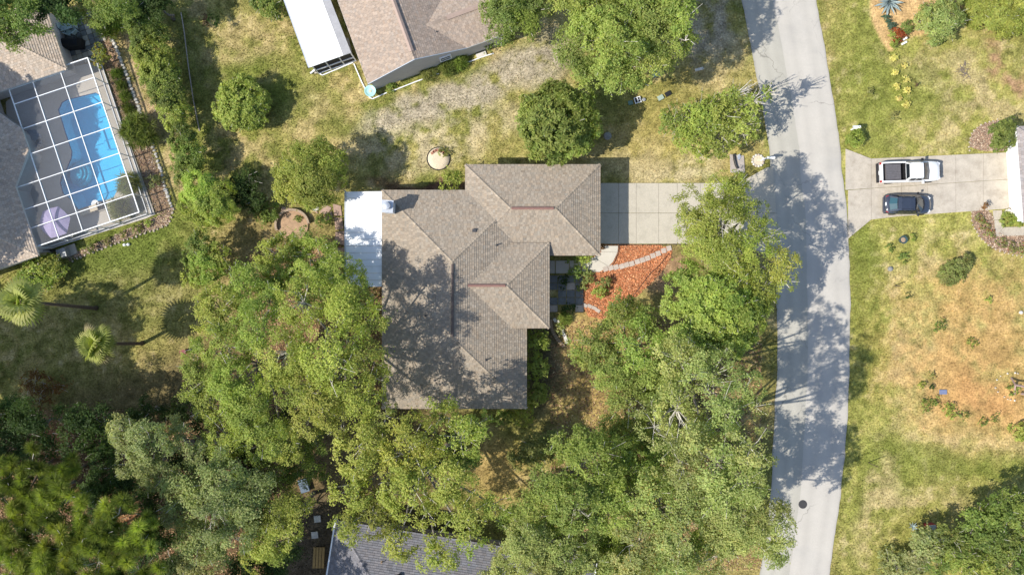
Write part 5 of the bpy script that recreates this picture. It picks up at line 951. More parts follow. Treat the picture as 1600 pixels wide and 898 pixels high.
# bed sides, floor, tailgate
for sg in (-1, 1):
    mb = MB(); mb.loft([[(x, sg * a, .40), (x, sg * (a + .03), .75), (x, sg * a, 1.07), (x, sg * (a - .03), 1.10), (x, sg * (a - .15), 1.09), (x, sg * (a - .16), .55)][::sg] for x, a in ((-2.62, .86), (-2.55, .92), (-1.6, .935), (-.45, .93))]); k.put(mb, 'bed_side', PW)
mb = MB(); mb.box((-2.58, 0, .78), (.10, 1.72, .58)); k.put(mb, 'tailgate', PW)
mb = MB(); mb.box((-1.5, 0, .54), (2.06, 1.54, .05)); mb.box((-.50, 0, .80), (.06, 1.54, .52)); mb.box((-2.50, 0, .80), (.05, 1.54, .48))
for sg in (-1, 1): mb.box((-1.5, sg * .755, .82), (2.0, .03, .5))
k.put(mb, 'bed_liner', BLACK)
mb = MB(); mb.box((-1.55, .0, .80), (1.32, 1.42, .40)); bm_ = k.put(mb, 'bed_load', M('grey_rubber_mat', (.115, .11, .12), .8, .25, 7, .3))
mb = MB()
for y in np.arange(-.62, .63, .155): mb.box((-1.55, y, 1.006), (1.28, .05, .016))
k.put(mb, 'mat_ribs', M('grey_rubber_rib', (.085, .082, .09), .8, .2, 7), bm_)
# cab
def cabring(x, wb_, wt, zb, zt): return [(x[0], -wb_, zb), (x[1], -wt, zt - .05), (x[1], -wt * .88, zt), (x[1], 0, zt + .025), (x[1], wt * .88, zt), (x[1], wt, zt - .05), (x[0], wb_, zb)]
mb = MB(); mb.loft([cabring(x, a, b, 1.03, z) for x, a, b, z in (((-.44, -.40), .84, .66, 1.70), ((-.1, -.1), .86, .70, 1.76), ((.5, .5), .86, .70, 1.77), ((.98, .80), .86, .67, 1.72))]); k.put(mb, 'roof', PW, smooth=False)
mb = MB(); V = [(1.02, -.80, 1.06), (1.62, -.78, 1.05), (1.70, 0, 1.07), (1.62, .78, 1.05), (1.02, .80, 1.06), (.86, .62, 1.735), (.90, 0, 1.755), (.86, -.62, 1.735)]; mb.add(V, [(1, 2, 6, 7), (2, 3, 5, 6), (0, 1, 7), (3, 4, 5), (7, 6, 5, 4, 0)]); k.put(mb, 'windshield', CGL)
mb = MB(); mb.add([(-.455, -.70, 1.10), (-.455, .70, 1.10), (-.425, .58, 1.62), (-.425, -.58, 1.62)], [(0, 1, 2, 3)]); k.put(mb, 'rear_window', CGL)
for sg in (-1, 1):
    for a, b in ((-.30, .22), (.28, .92)):
        mb = MB(); q = lambda x, z: (x, sg * (.868 - (z - 1.05) * .262 + .004), z); mb.add([q(a, 1.10), q(b, 1.10), q(b - (.16 if b > .5 else 0), 1.60), q(a + .03, 1.60)], [(0, 1, 2, 3) if sg < 0 else (3, 2, 1, 0)]); k.put(mb, 'side_window', CGL)
    mb = MB(); mb.box((1.02, sg * 1.03, 1.12), (.14, .24, .17)); k.put(mb, 'mirror', PW if sg < 0 else TRIM)
    mb = MB(); mb.box((-2.645, sg * .80, .86), (.06, .16, .30)); mb.box((-2.59, sg * .885, .88), (.12, .05, .28)); k.put(mb, 'tail_light', REDL)
    mb = MB(); mb.box((2.58, sg * .66, .80), (.30, .24, .14), -sg * .45); k.put(mb, 'headlight', CLR)
mb = MB(); mb.box((-2.78, 0, .52), (.17, 1.74, .20)); k.put(mb, 'rear_bumper', TRIM); mb = MB(); mb.box((-2.71, 0, .66), (.02, .36, .16)); k.put(mb, 'plate', WHITE)
mb = MB(); mb.loft([[(2.55, -.84, .34), (2.72, -.70, .34), (2.90, -.35, .34), (2.93, 0, .34), (2.90, .35, .34), (2.72, .70, .34), (2.55, .84, .34)], [(2.55, -.84, .58), (2.74, -.71, .6), (2.92, -.36, .6), (2.95, 0, .6), (2.92, .36, .6), (2.74, .71, .6), (2.55, .84, .58)]]); k.put(mb, 'front_bumper', TRIM)
for sg in (-1, 1): mb = MB(); mb.add([(1.55, sg * .2, 1.078), (1.60, sg * .2, 1.10), (1.50, sg * .75, 1.12), (1.46, sg * .75, 1.09)], [(0, 1, 2, 3)]); k.put(mb, 'wiper', TRIM)
k.wheels((-1.75, 1.82), .95, .37)
mb = MB(); mb.box((0, 0, .36), (5.0, 1.55, .12)); k.put(mb, 'underbody', BLACK)
# hatchback, nose to the right
k = Car('hatchback_car', 'dark blue hatchback parked beside the white pickup', 'car', P(1419, 319.5, .7) * [1, 1, 0] + [0, 0, .055], radians(-.6))
mb = MB(); mb.loft([ring(x, a, b, c, .035, .15) for x, a, b, c in ((-2.13, .70, .42, .80), (-2.05, .82, .32, .90), (-1.5, .88, .27, .95), (-.4, .895, .27, .95), (.8, .89, .27, .93), (1.35, .86, .28, .88), (1.75, .78, .3, .80), (1.98, .62, .36, .70), (2.07, .40, .40, .62))]); k.put(mb, 'body', PB, smooth=True)
mb = MB(); V = []; secs = []
for xb, xt, wb_, wt, z in ((-1.78, -1.28, .72, .52, 1.40), (-1.1, -1.0, .82, .58, 1.475), (-.2, -.2, .83, .59, 1.50), (.95, .22, .80, .56, 1.45)):
    secs.append([(xb, -wb_, .93), (xt, -wt - .03, z - .06), (xt, -wt * .85, z), (xt, 0, z + .02), (xt, wt * .85, z), (xt, wt + .03, z - .06), (xb, wb_, .93)])
mb.loft(secs); k.put(mb, 'roof', PB)
mb = MB(); mb.add([(.98, -.73, .955), (1.18, -.4, .975), (1.22, 0, .98), (1.18, .4, .975), (.98, .73, .955), (.30, .53, 1.448), (.36, 0, 1.476), (.30, -.53, 1.448)], [(0, 1, 6, 7), (1, 2, 6), (2, 3, 6), (3, 4, 5, 6)]); k.put(mb, 'windshield', CGL)
mb = MB(); mb.add([(.96, -.78, .95), (1.05, -.74, .955), (1.28, -.4, .965), (1.33, 0, .97), (1.28, .4, .965), (1.05, .74, .955), (.96, .78, .95), (1.2, .40, .99), (1.23, 0, .985), (1.2, -.40, .99)], [(1, 2, 9), (2, 3, 8, 9), (3, 4, 7, 8), (4, 5, 7)]); k.put(mb, 'cowl', TRIM)
mb = MB(); mb.add([(-1.81, -.58, 1.0), (-1.90, 0, 1.0), (-1.81, .58, 1.0), (-1.34, .47, 1.38), (-1.38, 0, 1.40), (-1.34, -.47, 1.38)], [(0, 5, 4, 1), (1, 4, 3, 2)]); k.put(mb, 'rear_window', M('rear_glass_sky_teal', (.02, .07, .09), .06, .1, 1, spec=1.0))  # teal of the reflected sky put into the glass colour
for sg in (-1, 1):
    for a, b in ((-1.30, -.72), (-.66, .0), (.06, .62)):
        q = lambda x, z: (x, sg * (.835 - (z - .95) * .43 + .012), z); mb = MB(); mb.add([q(a, .99), q(b, .99), q(b - (.30 if b > .5 else .02), 1.38), q(a + (.12 if a < -1 else .02), 1.38)], [(0, 1, 2, 3) if sg < 0 else (3, 2, 1, 0)]); k.put(mb, 'side_window', CGL)
    mb = MB(); mb.box((.72, sg * .99, .98), (.13, .20, .13)); k.put(mb, 'mirror', PB if sg < 0 else TRIM)
    mb = MB(); mb.box((-1.98, sg * .66, .80), (.20, .20, .20), sg * .3); k.put(mb, 'tail_light', REDL)
    mb = MB(); mb.box((1.80, sg * .62, .72), (.30, .16, .12), -sg * .65); k.put(mb, 'headlight', CLR)
    mb = MB(); mb.box((-.45, sg * .545, 1.492), (1.15, .03, .03)); k.put(mb, 'roof_rail', TRIM)
mb = MB(); mb.loft([[(-2.2, -.62, .34), (-2.1, -.82, .34), (-2.0, -.84, .34), (-2.0, .84, .34), (-2.1, .82, .34), (-2.2, .62, .34)], [(-2.22, -.62, .58), (-2.12, -.83, .6), (-2.0, -.85, .6), (-2.0, .85, .6), (-2.12, .83, .6), (-2.22, .62, .58)]]); k.put(mb, 'rear_bumper', PB)
mb = MB(); mb.box((-2.10, 0, .83), (.10, .30, .13)); k.put(mb, 'plate', WHITE); k.wheels((-1.3, 1.28), .90, .315); mb = MB(); mb.box((0, 0, .27), (3.9, 1.5, .1)); k.put(mb, 'underbody', BLACK)
mb = MB(); mb.tube([(-.95, 0, 1.50), (-1.1, 0, 1.66)], [.012, .006], 5); k.put(mb, 'antenna', TRIM)
# ------------------------------------------------------------------ street and garden objects
def lone(mb, name, m, label, cat, group=None, smooth=False): return tag(mb.build(name, m, None, smooth), label, cat, group)
t = thing('mailbox', 'white mailbox on a post by the round bush across the road', 'mailbox', PT(1330, 203)); q = PT(1330, 203)
MB().box(q + [0, 0, .55], (.10, .10, 1.1)).build('post', WHITE, t); mb = MB(); mb.loft([[(q[0] + x, q[1] + .16 * cos(a) * 1.0, q[2] + 1.12 + .16 * max(sin(a), -.55)) for a in np.linspace(-.6, pi + .6, 9)] for x in (-.34, .30)]); b = mb.build('box', WHITE, t); MB().box(q + [-.345, 0, 1.15], (.012, .25, .22)).build('door', METAL, b)
t = thing('curb_mailbox', 'white mailbox arm standing in a ring of pale stones by the house driveway', 'mailbox', PT(1189, 251)); q = PT(1189, 251)
MB().box(q + [0, 0, .6], (.11, .11, 1.2)).build('post', WHITE, t); MB().box(q + [.35, .03, 1.0], (.8, .09, .09), .1).build('arm', WHITE, t)
mb = MB(); mb.loft([[(q[0] + x, q[1] + .06 + .12 * cos(a), q[2] + 1.18 + .13 * max(sin(a), -.6)) for a in np.linspace(-.6, pi + .6, 9)] for x in (.15, .85)]); mb.build('box', WHITE, t); MB().box(q + [.86, .06, 1.2], (.012, .2, .2)).build('door', BLACK, t)
rs = thing('stone_ring', 'small ring of pale stones round the curb mailbox post', 'stone ring', PT(1184, 251)); MB().lathe(PT(1184, 251), [(.52, -.02), (.5, .05), (.01, .055)], 14).build('gravel', SANDM, rs, kind='stuff')
for i in range(13): a = i * 2 * pi / 13; c = PT(1184, 251) + [.52 * cos(a), .52 * sin(a), .04]; mb = MB(); mb.lathe(c, [(.10, -.05), (.125, .02), (.08, .09), (.02, .1)], 6); mb.build('stone', STONE if i % 3 else PAVER, rs)
t = thing('concrete_pad', None, None, PT(1151, 258), kind='structure'); slab(t, px2([(1140, 241), (1162, 243), (1164, 271), (1141, 270)]), .06, M('pad_grey_pink', (.36, .32, .29), .85, .15, 2, .2), name='pad')
t = thing('black_hose', 'black corrugated pipe curving across the small concrete pad near the road', 'pipe', PT(1148, 256, .06)); MB().tube([PT(1146, 241, .13), PT(1147, 250, .15), PT(1149, 258, .14), PT(1152, 264, .12)], [.11, .12, .12, .10], 8).build('pipe', BLACK, t)
t = thing('metal_cap', 'crumpled silver sheet on the top edge of the small concrete pad', 'metal sheet', PT(1154, 246, .06)); MB().add([PT(1151, 243, .12), PT(1155, 241, .2), PT(1157, 246, .14), PT(1154, 251, .1), PT(1151, 248, .22)], [(0, 1, 4), (1, 2, 4), (2, 3, 4)]).build('sheet', METAL, t)
lone(MB().box(PT(1043.5, 147, .06), (.52, .40, .16), .5), 'utility_box', BLACK, 'dark utility lid on the brown grass left of the shrubby tree', 'utility lid'); lone(MB().box(PT(1032, 153, .05), (.52, .42, .14), .5), 'utility_box', M('pale_green_lid', (.30, .37, .31), .7, .1, 3), 'pale green utility lid beside the dark one', 'utility lid')
t = thing('meter_frame', 'white framed meter box in the shade of the round tree', 'utility box', PT(996, 157)); MB().box(PT(996, 157, .05), (.5, .5, .14), .3).build('box', BLACK, t)
mb = MB()
for dx, dy, sx, sy in ((0, .25, .6, .06), (0, -.25, .6, .06), (.27, 0, .06, .44), (-.27, 0, .06, .44), (0, 0, .05, .44), (.13, 0, .2, .05)): a = .3; c = PT(996, 157, .14); mb.box(c + [dx * cos(a) - dy * sin(a), dx * sin(a) + dy * cos(a), 0], (sx, sy, .05), a)
mb.build('frame', WHITE, t); lone(MB().lathe(PT(1006, 156, 0), [(.17, -.02), (.17, .1), (.12, .14), (.01, .15)], 12), 'valve_cap', GREY, 'grey round cap beside the white framed meter box', 'valve cap'); lone(MB().box(PT(985, 161, .05), (.42, .36, .14), .2), 'utility_box', M('green_lid', (.12, .2, .17), .7, .1, 3), 'dark green lid in the shade left of the meter box', 'utility lid')
lone(MB().box(PT(1024, 116, .35), (.6, .6, .75), .3), 'transformer_box', M('blue_green_box', (.16, .27, .30), .6, .1, 3), 'blue green box half hidden under the big green oak', 'utility box'); lone(MB().box(PT(1092, 109, .1), (.75, .22, .22), .25), 'concrete_block', STONE, 'pale concrete bar lying on the shaded sand near the road', 'block'); lone(MB().lathe(PT(949, 213, .0), [(.35, -.02), (.38, .15), (.26, .34), (.08, .40)], 9), 'boulder', M('grey_rock', (.22, .22, .21), .9, .25, 4, .5), 'grey boulder in the shadow of the dense round tree', 'rock')
t = thing('bird_bath', 'pale turquoise bird bath at the corner of the gable house', 'bird bath', PT(581, 146)); q = PT(581, 146)
MB().lathe(q, [(.3, 0), (.26, .06), (.12, .14), (.10, .62), (.2, .7)], 14).build('pedestal', TEAL, t); MB().lathe(q + [0, 0, .7], [(.2, 0), (.50, .12), (.53, .16), (.46, .15), (.3, .07), (.02, .06)], 20).build('bowl', M('turquoise_glaze', (.36, .62, .60), .35, .12, 4), t); MB().lathe(q + [0, 0, .8], [(.12, -.04), (.13, .0), (.02, .01)], 10).build('centre_stone', SANDM, t)
lone(MB().box(PT(752, 86, .05), (.95, .42, .12), th), 'utility_slab', STONE, 'pale slab in the plant bed right of the gable house window', 'slab'); lone(MB().box(PT(489, 113, .12), (.5, .14, .16), .7), 'downspout_block', WHITE, 'white splash block at the corner of the white patio roof', 'splash block')
# round sandy bed and curved brick planter
t = thing('round_bed', 'round sandy bed with dark rim and broken red bricks above the house roof', 'garden bed', PT(685, 248)); q = PT(685, 248)
MB().lathe(q, [(1.02, -.02), (1.0, .04), (.5, .07), (.01, .08)], 26).build('sand', SANDM, t, smooth=True); mb = MB(); mb.tube([q + [1.04 * cos(a), 1.04 * sin(a), .05] for a in np.linspace(0, 2 * pi, 30)], .045, 5); mb.build('rim', BLACK, t)
for i in range(6): a = 2.4 - i * .36; c = q + [.72 * cos(a), .78 * sin(a), .1]; MB().box(c, (.34, .2, .1), a + 1.4).build('brick', BRICK, t)
t = thing('brick_planter', 'curved brick planter wall round bare soil beside the small round tree', 'planter', PT(458, 350)); q = PT(458, 352)
MB().lathe(q, [(1.45, -.02), (1.4, .10), (.01, .14)], 26).build('soil', M('planter_soil', (.36, .24, .15), .95, .25, 3, .5, fine=(20, .25)), t)
for kx in range(3):
    for i in range(20): a = .2 + i * .165 + (kx % 2) * .08; MB().box(q + [1.5 * cos(a), 1.4 * sin(a), .07 + kx * .145], (.235, .2, .135), a + pi / 2).build('brick', M('buff_brick', (.33, .25, .18), .85, .25, 4, .3), t)
t = thing('flagstone_patio', None, None, PT(515, 330), kind='structure'); PINKS = M('pink_flagstone', (.36, .25, .20), .9, .2, 2, .3, fine=(15, .15))
for p in ([(497, 322), (508, 318), (519, 325), (511, 337), (500, 333)], [(520, 318), (533, 321), (535, 338), (522, 337)], [(506, 338), (519, 329), (521, 342), (510, 346)], [(522, 339), (535, 340), (537, 358), (524, 360)], [(524, 362), (538, 360), (540, 384), (522, 380)], [(494, 320), (488, 328), (497, 335)], [(524, 386), (541, 387), (540, 412), (522, 406)], [(440, 322), (455, 326), (451, 336), (438, 332)]): slab(t, px2(p), .05, PINKS, name='flagstone', gap=.03)
lone(MB().lathe(PT(494, 326, 0), [(.24, 0), (.30, .34), (.27, .34), (.25, .28), (.02, .26)], 14), 'plant_pot', STONE, 'round grey pot beside the flagstones near the brick planter', 'pot')
# right lawn
t = thing('plant_pot', 'dark round pot with an empty middle on the lawn below the hatchback', 'pot', PT(1408, 375)); MB().lathe(PT(1408, 375), [(.26, 0), (.36, .42), (.37, .46), (.30, .46), (.28, .36)], 18).build('pot', M('dark_teal_glaze', (.045, .08, .09), .3, .15, 4), t); MB().lathe(PT(1408, 375, .36), [(.28, -.03), (.2, .02), (.01, .03)], 12).build('soil', SOIL, t)
lone(MB().box(PT(1473, 612, .05), (.66, .42, .1), 0), 'blue_lid', M('blue_grey_lid', (.16, .19, .30), .6, .1, 3), 'blue grey rectangular lid on the orange tan lawn', 'lid'); lone(MB().lathe(PT(1391, 420, 0), [(.24, -.03), (.22, .1), (.12, .16), (.02, .18)], 8), 'rock', M('grey_rock', (.22, .22, .21)), 'pale rock with a small shadow on the lawn below the pot', 'rock'); lone(MB().lathe(PT(1595, 488, 0), [(.18, -.03), (.16, .1), (.05, .14)], 7), 'rock', STONE, 'small white rock near the right edge of the tan lawn', 'rock')
lone(MB().tube([PT(1357, 722, -.1), PT(1357, 722, 1.75)], .035, 6), 'marker_post', BARKD, 'thin dark post on the lawn casting a long thin shadow', 'post'); lone(MB().tube([PT(1398, 446, -.1), PT(1396, 447, 1.2)], .04, 6), 'garden_stake', BARKD, 'short dark stake on the verge under the pot, with shadow', 'stake')
t = thing('little_box_house', 'small box with grey roof and red side by the corner shrubs', 'box', PT(1450, 823)); q = PT(1450, 823)
MB().box(q + [0, 0, .45], (.75, .85, .9), .1).build('box', M('red_side', (.30, .05, .045), .7, .15, 3), t); mb = MB(); c = q + [-.12, 0, .98]; mb.box(c, (.62, 1.0, .07), .1); mb.build('roof', METAL, t); MB().box(q + [.36, 0, .93], (.26, .95, .06), .1).build('roof_edge', M('red_side', (.3, .05, .045)), t)
t = thing('twig_pile', 'small pile of grey twigs on the lawn at the right', 'twigs', PT(1505, 110)); mb = MB(); rg = np.random.default_rng(3)
for i in range(26): c = PT(1505, 110, .05) + rg.normal(0, .28, 3) * [1, 1, .1]; a = rg.random() * pi; d = np.array([cos(a), sin(a), .1]) * rg.uniform(.15, .4); mb.tube([c - d, c + d], .018, 4)
mb.build('twigs', M('grey_twig', (.16, .13, .12), .9, .3, 4), t, kind='stuff')
t = thing('white_stone_oval', 'oval ring of white stones round a plant bed at the right edge', 'stone ring', PT(1582, 603))
for i in range(30):
    a = i * 2 * pi / 30; c = PT(1582 + 27 * cos(a), 603 + 21 * sin(a), .03) + np.r_[rg.normal(0, .05, 2), 0]
    if rg.random() < .62: f = rg.uniform(.5, 1); mb = MB(); mb.lathe(c, [(.085 * f, -.04), (.10 * f, .02), (.05 * f, .07)], 6); mb.build('stone', STONE if i % 2 else M('tan_stone', (.42, .36, .28), .9, .2, 5), t)
t = thing('garden_trestle', 'weathered timber trestle leaning in from the right edge', 'trestle', PT(1592, 600)); TW = M('pinkish_timber', (.34, .24, .21), .85, .2, 4)
for a, b in ((PT(1575, 599, .9), PT(1625, 607, 1.0)), (PT(1591, 614, .35), PT(1630, 618, .4)), (PT(1576, 599, .9), PT(1585, 616, 0)), (PT(1612, 604, .95), PT(1620, 622, 0)), (PT(1576, 599, .9), PT(1580, 590, 0))): MB().tube([a, b], .09, 4).build('timber', TW, t)
t = thing('garden_statue', 'white stone ornament beside the red leaved plants in the tan bed', 'ornament', PT(1412, 62)); MB().lathe(PT(1412, 62), [(.14, 0), (.11, .1), (.07, .3), (.12, .45), (.03, .58)], 10).build('statue', WHITE, t); lone(MB().box(PT(1412, 68, .08), (.5, .17, .14), .5), 'pale_plank', WHITE, 'pale plank below the red leaved plants', 'plank')
lone(MB().lathe(PT(1572.5, 332, 0), [(.26, 0), (.33, .3), (.30, .34), (.24, .3), (.02, .28)], 14), 'plant_pot', M('cream_pot', (.62, .56, .48), .6, .08, 3), 'round cream pot at the corner of the garage and side walk', 'pot')
e = thing('bed_border', 'curved pale border round the flower bed at the end of the driveway', 'garden border', PT(1540, 370)); stones(e, [(1518, 331), (1518, 350), (1528, 368), (1545, 384), (1565, 394), (1600, 402)], .4, .085, M('tan_stone', (.42, .36, .28), .9, .2, 5))
e = thing('bed_border', 'white stones round the brown bed above the driveway end', 'garden border', PT(1525, 210)); stones(e, [(1515, 236), (1515, 215), (1524, 200), (1545, 190), (1565, 186)], .4, .10, M('tan_stone', (.42, .36, .28), .9, .2, 5))
lone(MB().lathe(PT(195, 382.5, 0), [(.14, -.02), (.13, .14), (.03, .2)], 8), 'ball_ornament', WHITE, 'white ball on the lawn edge below the pool cage, left one', 'ball'); lone(MB().lathe(PT(201, 382, 0), [(.14, -.02), (.13, .14), (.03, .2)], 8), 'ball_ornament', WHITE, 'white ball on the lawn edge below the pool cage, right one', 'ball')
lone(MB().box(PT(290, 549, .3), (.55, .4, .6), .4), 'red_bin', M('dark_red_bin', (.22, .05, .05), .6, .15, 3), 'small dark red bin in the shade beside the broad soft oak', 'bin'); lone(MB().tube([PT(95, 783, .3), PT(140, 768, .3)], [.32, .25], 8), 'fallen_log', M('wet_bark', (.05, .045, .05), .9, .3, 4), 'dark fallen log on the brown forest floor, lower left', 'log')
lone(MB().box(PT(476, 757, .2), (.8, 1.2, .35), .3), 'tarp_bundle', M('blue_tarp', (.10, .14, .20), .6, .15, 3), 'blue tarp bundle half hidden between dark trees', 'tarp')
for x, y, l in ((496, 810, 'upper pale stepping slab in the dark gap left of the grey roof'), (492, 835, 'lower pale stepping slab in the dark gap left of the grey roof')): lone(MB().box(PT(x, y, .03), (.6, .6, .1), .1), 'stepping_slab', STONE, l, 'slab')
t = thing('timber_bench', 'yellowish timber bench in the dark gap left of the grey roof', 'bench', PT(500, 868)); YT = M('yellow_timber', (.34, .22, .08), .8, .2, 4)
for i in range(4): MB().box(PT(493 + 4.6 * i, 868, .45), (.22, 1.9, .05), -.05).build('slat', YT, t)
for sx in (-1, 1):
    for sy in (-1, 1): MB().box(PT(500 + sx * 7, 868 + sy * 14, .21), (.08, .08, .42), -.05).build('leg', YT, t)
# pool terrace furniture
def umbrella(label, q, col, r=1.45, n=6, rot=.3):
    t = thing('patio_umbrella', label, 'umbrella', q); MB().tube([q, q + [0, 0, 2.2]], .03, 6).build('pole', METAL, t); up = q + [0, 0, 2.25]; m = M('lilac_canvas', col, .8, .05, 3)
    for i in range(n):
        a0, a1 = rot + i * 2 * pi / n, rot + (i + 1) * 2 * pi / n; f = lambda a, rr, z: up + [rr * cos(a), rr * sin(a), z]
        MB().add([up, f(a0, r, -.5), f((a0 + a1) / 2, r * .90, -.46), f(a1, r, -.5), f(a0, r * .5, -.21), f(a1, r * .5, -.21)], [(0, 4, 5), (4, 1, 2), (4, 2, 5), (5, 2, 3)]).build('canopy_panel', m, t)
    MB().lathe(up, [(.06, -.02), (.05, .06), (.01, .12)], 8).build('finial', DARKM, t); MB().lathe(q, [(.26, 0), (.24, .08), (.05, .1)], 12).build('base', BLACK, t)
umbrella('lilac patio umbrella under the lower end of the pool cage', PT(105, 350, .09), (.34, .30, .48))
def table(label, q, r=.55):
    t = thing('patio_table', label, 'table', q); MB().lathe(q + [0, 0, .70], [(r, 0), (r, .03), (.01, .035)], 16).build('table_top', GREY, t); MB().lathe(q, [(.25, 0), (.05, .04), (.05, .68)], 8).build('leg', METAL, t)
def chair(label, q, rz, m, group):
    t = thing('patio_chair', label, 'chair', q, group); B = lambda c, s: MB().box((q[0] + c[0] * cos(rz) - c[1] * sin(rz), q[1] + c[0] * sin(rz) + c[1] * cos(rz), q[2] + c[2]), s, rz)
    B((0, 0, .42), (.5, .5, .06)).build('seat', m, t); B((-.25, 0, .68), (.06, .5, .45)).build('backrest', m, t)
    for sy in (-1, 1): B((0, sy * .26, .60), (.46, .05, .04)).build('armrest', m, t)
    for sx in (-1, 1):
        for sy in (-1, 1): B((sx * .22, sy * .22, .20), (.045, .045, .38)).build('leg', m, t)
PG = 'pale patio chairs on the dark patio'
pm = M('pale_blue_metal', (.42, .52, .52), .5, .1, 3)
for l, x, y, a, g in (('pale patio chair nearest to the house wall', 103, 44, .3, PG), ('pale patio chair lower left of the table', 112, 54, 1.2, PG), ('pale patio chair lower right of the table', 121, 52, 2.4, PG)): chair(l, PT(x, y, .06), a, pm, g)
t = thing('patio_table', 'pale slatted patio table between the chairs on the dark patio', 'table', PT(114, 43, .06)); 
for i in range(6): MB().box(PT(114, 43, .76) + [0.0 + (i - 2.5) * .06, (i - 2.5) * .16, 0], (1.1, .11, .03), .3).build('slat', pm, t)
for sx in (-1, 1): MB().box(PT(114, 43, .40) + [sx * .42, sx * .12, 0], (.06, .6, .68), .3).build('leg', pm, t)
t = thing('covered_grill', 'big black covered grill on the dark patio beside the house wall', 'grill cover', PT(118, 72)); mb = MB(); mb.loft([[(PT(118, 72)[0] + x * f, PT(118, 72)[1] + y * f, z) for x, y in ((-.9, -.5), (.9, -.35), (.95, .45), (-.2, .6), (-.9, .4))] for f, z in ((1, .06), (1.0, .7), (.8, 1.05), (.5, 1.12))]); mb.build('cover', M('black_cover', (.012, .012, .014), .7, .2, 3), t)
dp = thing('dark_patio', None, None, PT(125, 60), kind='structure'); rp = random.Random(8)
for i in range(7):
    for j in range(9):
        a = np.array([92 + i * 8.4 + j * 2.7, 34 + j * 7.8 - i * 2.6]); sx = np.array([8.4, -2.6]); sy = np.array([2.7, 7.8])
        if a[0] > 158 or rp.random() < .06: continue
        slab(dp, px2([a, a + sx, a + sx + sy, a + sy]), .03 + rp.random() * .02, DARKP if rp.random() < .7 else CONC, name='flagstone', gap=.025)
table('small grey table on the pool deck near the house bay', PT(62, 214, .09), .5); CG = 'grey chairs on the pool deck'; 
for l, x, y, a in (('grey chair left of the small deck table', 52, 210, .3), ('grey chair below the small deck table', 68, 226, 1.9), ('grey chair beside the lilac umbrella', 86, 356, .2), ('grey chair right of the lilac umbrella pole', 120, 366, 2.8)): chair(l, PT(x, y, .09), a, GREY, CG)
for l, x, y, c in (('dark planter bowl at the lower pool corner', 158, 321, BLACK), ('white low stool beside the pool lower corner', 152, 319, WHITE)): lone(MB().lathe(PT(x, y, .09), [(.26, 0), (.36, .25), (.30, .27), (.02, .22)], 14), 'planter_bowl', c, l, 'planter')
t = thing('lounge_chair', 'pale sun lounger between pool and umbrella shade', 'sun lounger', PT(140, 330, .09)); MB().box(PT(139, 330, .35), (1.3, .55, .08), .32).build('seat', SANDM, t); MB().box(PT(151, 326, .52), (.7, .55, .07), .32).build('backrest', SANDM, t)
for sx in (-1, 1): MB().box(PT(139 + sx * 9, 330 - sx * 3, .2), (.06, .5, .24), .32).build('leg', WHITE, t)
t = thing('equipment_pad', None, None, PT(108, 393), kind='structure'); slab(t, px2([(95, 388), (117, 380), (122, 395), (102, 404)]), .09, CONC, name='pad')
lone(MB().box(PT(104, 396, .45), (.8, .8, .75), .3), 'air_conditioner', GREY, 'grey air conditioner on the pad below the pool cage corner', 'air conditioner')
t = thing('black_gate', 'black metal gate between pool cage and clipped hedge', 'gate', PT(92, 403)); 
for a, b in ((PT(70, 393, 1.1), PT(92, 391, 1.1)), (PT(92, 391, 1.1), PT(97, 410, 1.1)), (PT(70, 393, .15), PT(92, 391, .15)), (PT(92, 391, .15), PT(97, 410, .15)), (PT(92, 391, 0), PT(92, 391, 1.3)), (PT(97, 410, 0), PT(97, 410, 1.3))): MB().tube([a, b], .04, 5).build('bar', BLACK, t)
for i in range(1, 10): f = i / 10; q = PT(92 + 5 * f, 391 + 19 * f); MB().tube([q + [0, 0, .12], q + [0, 0, 1.1]], .016, 4).build('picket', BLACK, t)
# ------------------------------------------------------------------ grass, mulch chips and litter
def scatter(n, lo, hi, seed): rg = np.random.default_rng(seed); return rg, rg.uniform(lo[0], hi[0], n), rg.uniform(lo[1], hi[1], n)
NO = [ROAD, DRIVE, DRIVER, WALK, DECK, [R(*q)[:2] for q in ((600, 300), (935, 260), (935, 396), (855, 508), (820, 634), (600, 634))], [Nn(*q)[:2] for q in ((2, -2), (238, -2), (238, -300), (2, -300))], [Bh(*q)[:2] for q in ((2, 2), (405, 2), (405, 195), (2, 195))], px2([(90, 30), (150, 10), (165, 80), (120, 100)]), px2([(1551, 328), (1568, 328), (1568, 354), (1600, 354), (1600, 369), (1555, 369)])]
BEDS_ALL = [BEDL, BEDS, MULCH, BEDT, BEDR1, BEDR2]
def bil(X, Y):
    i = np.clip(((X + 50) / .2).astype(int) + 8, 0, NX - 1); j = np.clip(((Y + 29) / .2).astype(int) + 8, 0, NY - 1); return gcol[j, i]
rg, X, Y = scatter(330000, (-49, -28.5), (49, 28.5), 77); keep = np.ones(len(X), bool)
for p in NO: keep &= ~inside(X, Y, p)
for p in BEDS_ALL: keep &= ~(inside(X, Y, p) & (rg.random(len(X)) < .97))
c = bil(X, Y); lum = c.sum(1); grassy = c[:, 1] / (c[:, 0] + 1e-6); keep &= rg.random(len(X)) < np.clip((grassy - .62) * 3.2, .05, 1)
X, Y, c = X[keep], Y[keep], c[keep]; n = len(X); cl = fbm(X, Y, .9, 91, 3)[:, None]
hgt = rg.uniform(.05, .13, (n, 1)) * (.6 + cl); a = rg.random((n, 1)) * 2 * pi; lean = rg.uniform(.3, 1.3, (n, 1)); wd = rg.uniform(.02, .045, (n, 1))
b = np.stack([X, Y, np.full(n, -.02)], 1); d = np.concatenate([np.cos(a) * lean * hgt, np.sin(a) * lean * hgt, hgt], 1); s = np.concatenate([-np.sin(a) * wd, np.cos(a) * wd, np.zeros((n, 1))], 1)
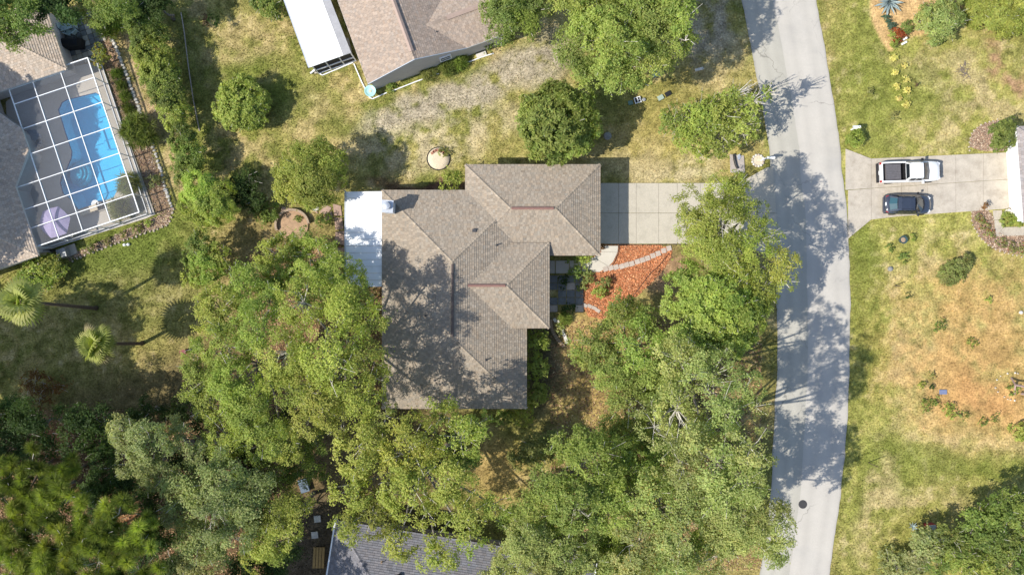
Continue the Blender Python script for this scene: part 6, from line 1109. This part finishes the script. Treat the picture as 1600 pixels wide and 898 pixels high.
V = np.stack([b - s, b + s, b + d], 1).reshape(-1, 3); gc = c * rg.uniform(.75, 1.35, (n, 1)) * (1 + rg.normal(0, .05, (n, 3)))
mesh('grass', V, np.arange(3 * n).reshape(-1, 3), GRASS, col=np.repeat(np.clip(gc, .01, .7), 3, 0), origin=(0, 0, 0), kind='stuff')
def chips(name, polys, n, cols, sz, seed, clump=0):
    VV, CC = [], []
    for pi_, p in enumerate(polys):
        P_ = np.array(p); rg, X, Y = scatter(n, P_.min(0), P_.max(0), seed + pi_); k = inside(X, Y, p) & ~inside(X, Y, WALK) & ~inside(X, Y, DRIVE); X, Y = X[k], Y[k]; m = len(X); a = rg.random(m) * 6.3; t = rg.normal(0, .35, (m, 2)); l = sz * rg.uniform(.6, 1.6, m); w_ = l * rg.uniform(.3, .6, m)
        u = np.stack([np.cos(a) * l, np.sin(a) * l, t[:, 0] * l], 1); v = np.stack([-np.sin(a) * w_, np.cos(a) * w_, t[:, 1] * w_], 1); b = np.stack([X, Y, rg.uniform(.0, .045, m)], 1)
        VV.append(np.stack([b - u - v, b + u - v, b + u + v, b - u + v], 1).reshape(-1, 3)); cc_ = np.array(cols)[rg.integers(len(cols), size=m)] * rg.uniform(.6, 1.4, (m, 1)); CC.append(np.repeat(cc_, 4, 0))
    V = np.concatenate(VV); mesh(name, V, np.arange(len(V)).reshape(-1, 4), SHING, col=np.concatenate(CC), origin=(0, 0, 0), kind='stuff')
chips('mulch_chips', [MULCH], 14000, [(.52, .21, .095), (.44, .165, .07), (.37, .13, .06), (.56, .28, .145)], .05, 5)
chips('bark_chips', [BEDL, BEDS, BEDR1, BEDR2], 9000, [(.34, .23, .16), (.26, .16, .11), (.45, .36, .27), (.20, .14, .10)], .055, 15)
chips('dry_leaves', [px2([(0, 640), (440, 640), (440, 900), (0, 900)]), px2([(860, 500), (1190, 500), (1190, 890), (860, 890)]), px2([(400, 380), (598, 380), (598, 640), (400, 640)])], 15000, [(.26, .14, .07), (.34, .21, .10), (.18, .10, .06), (.40, .29, .16)], .06, 25)
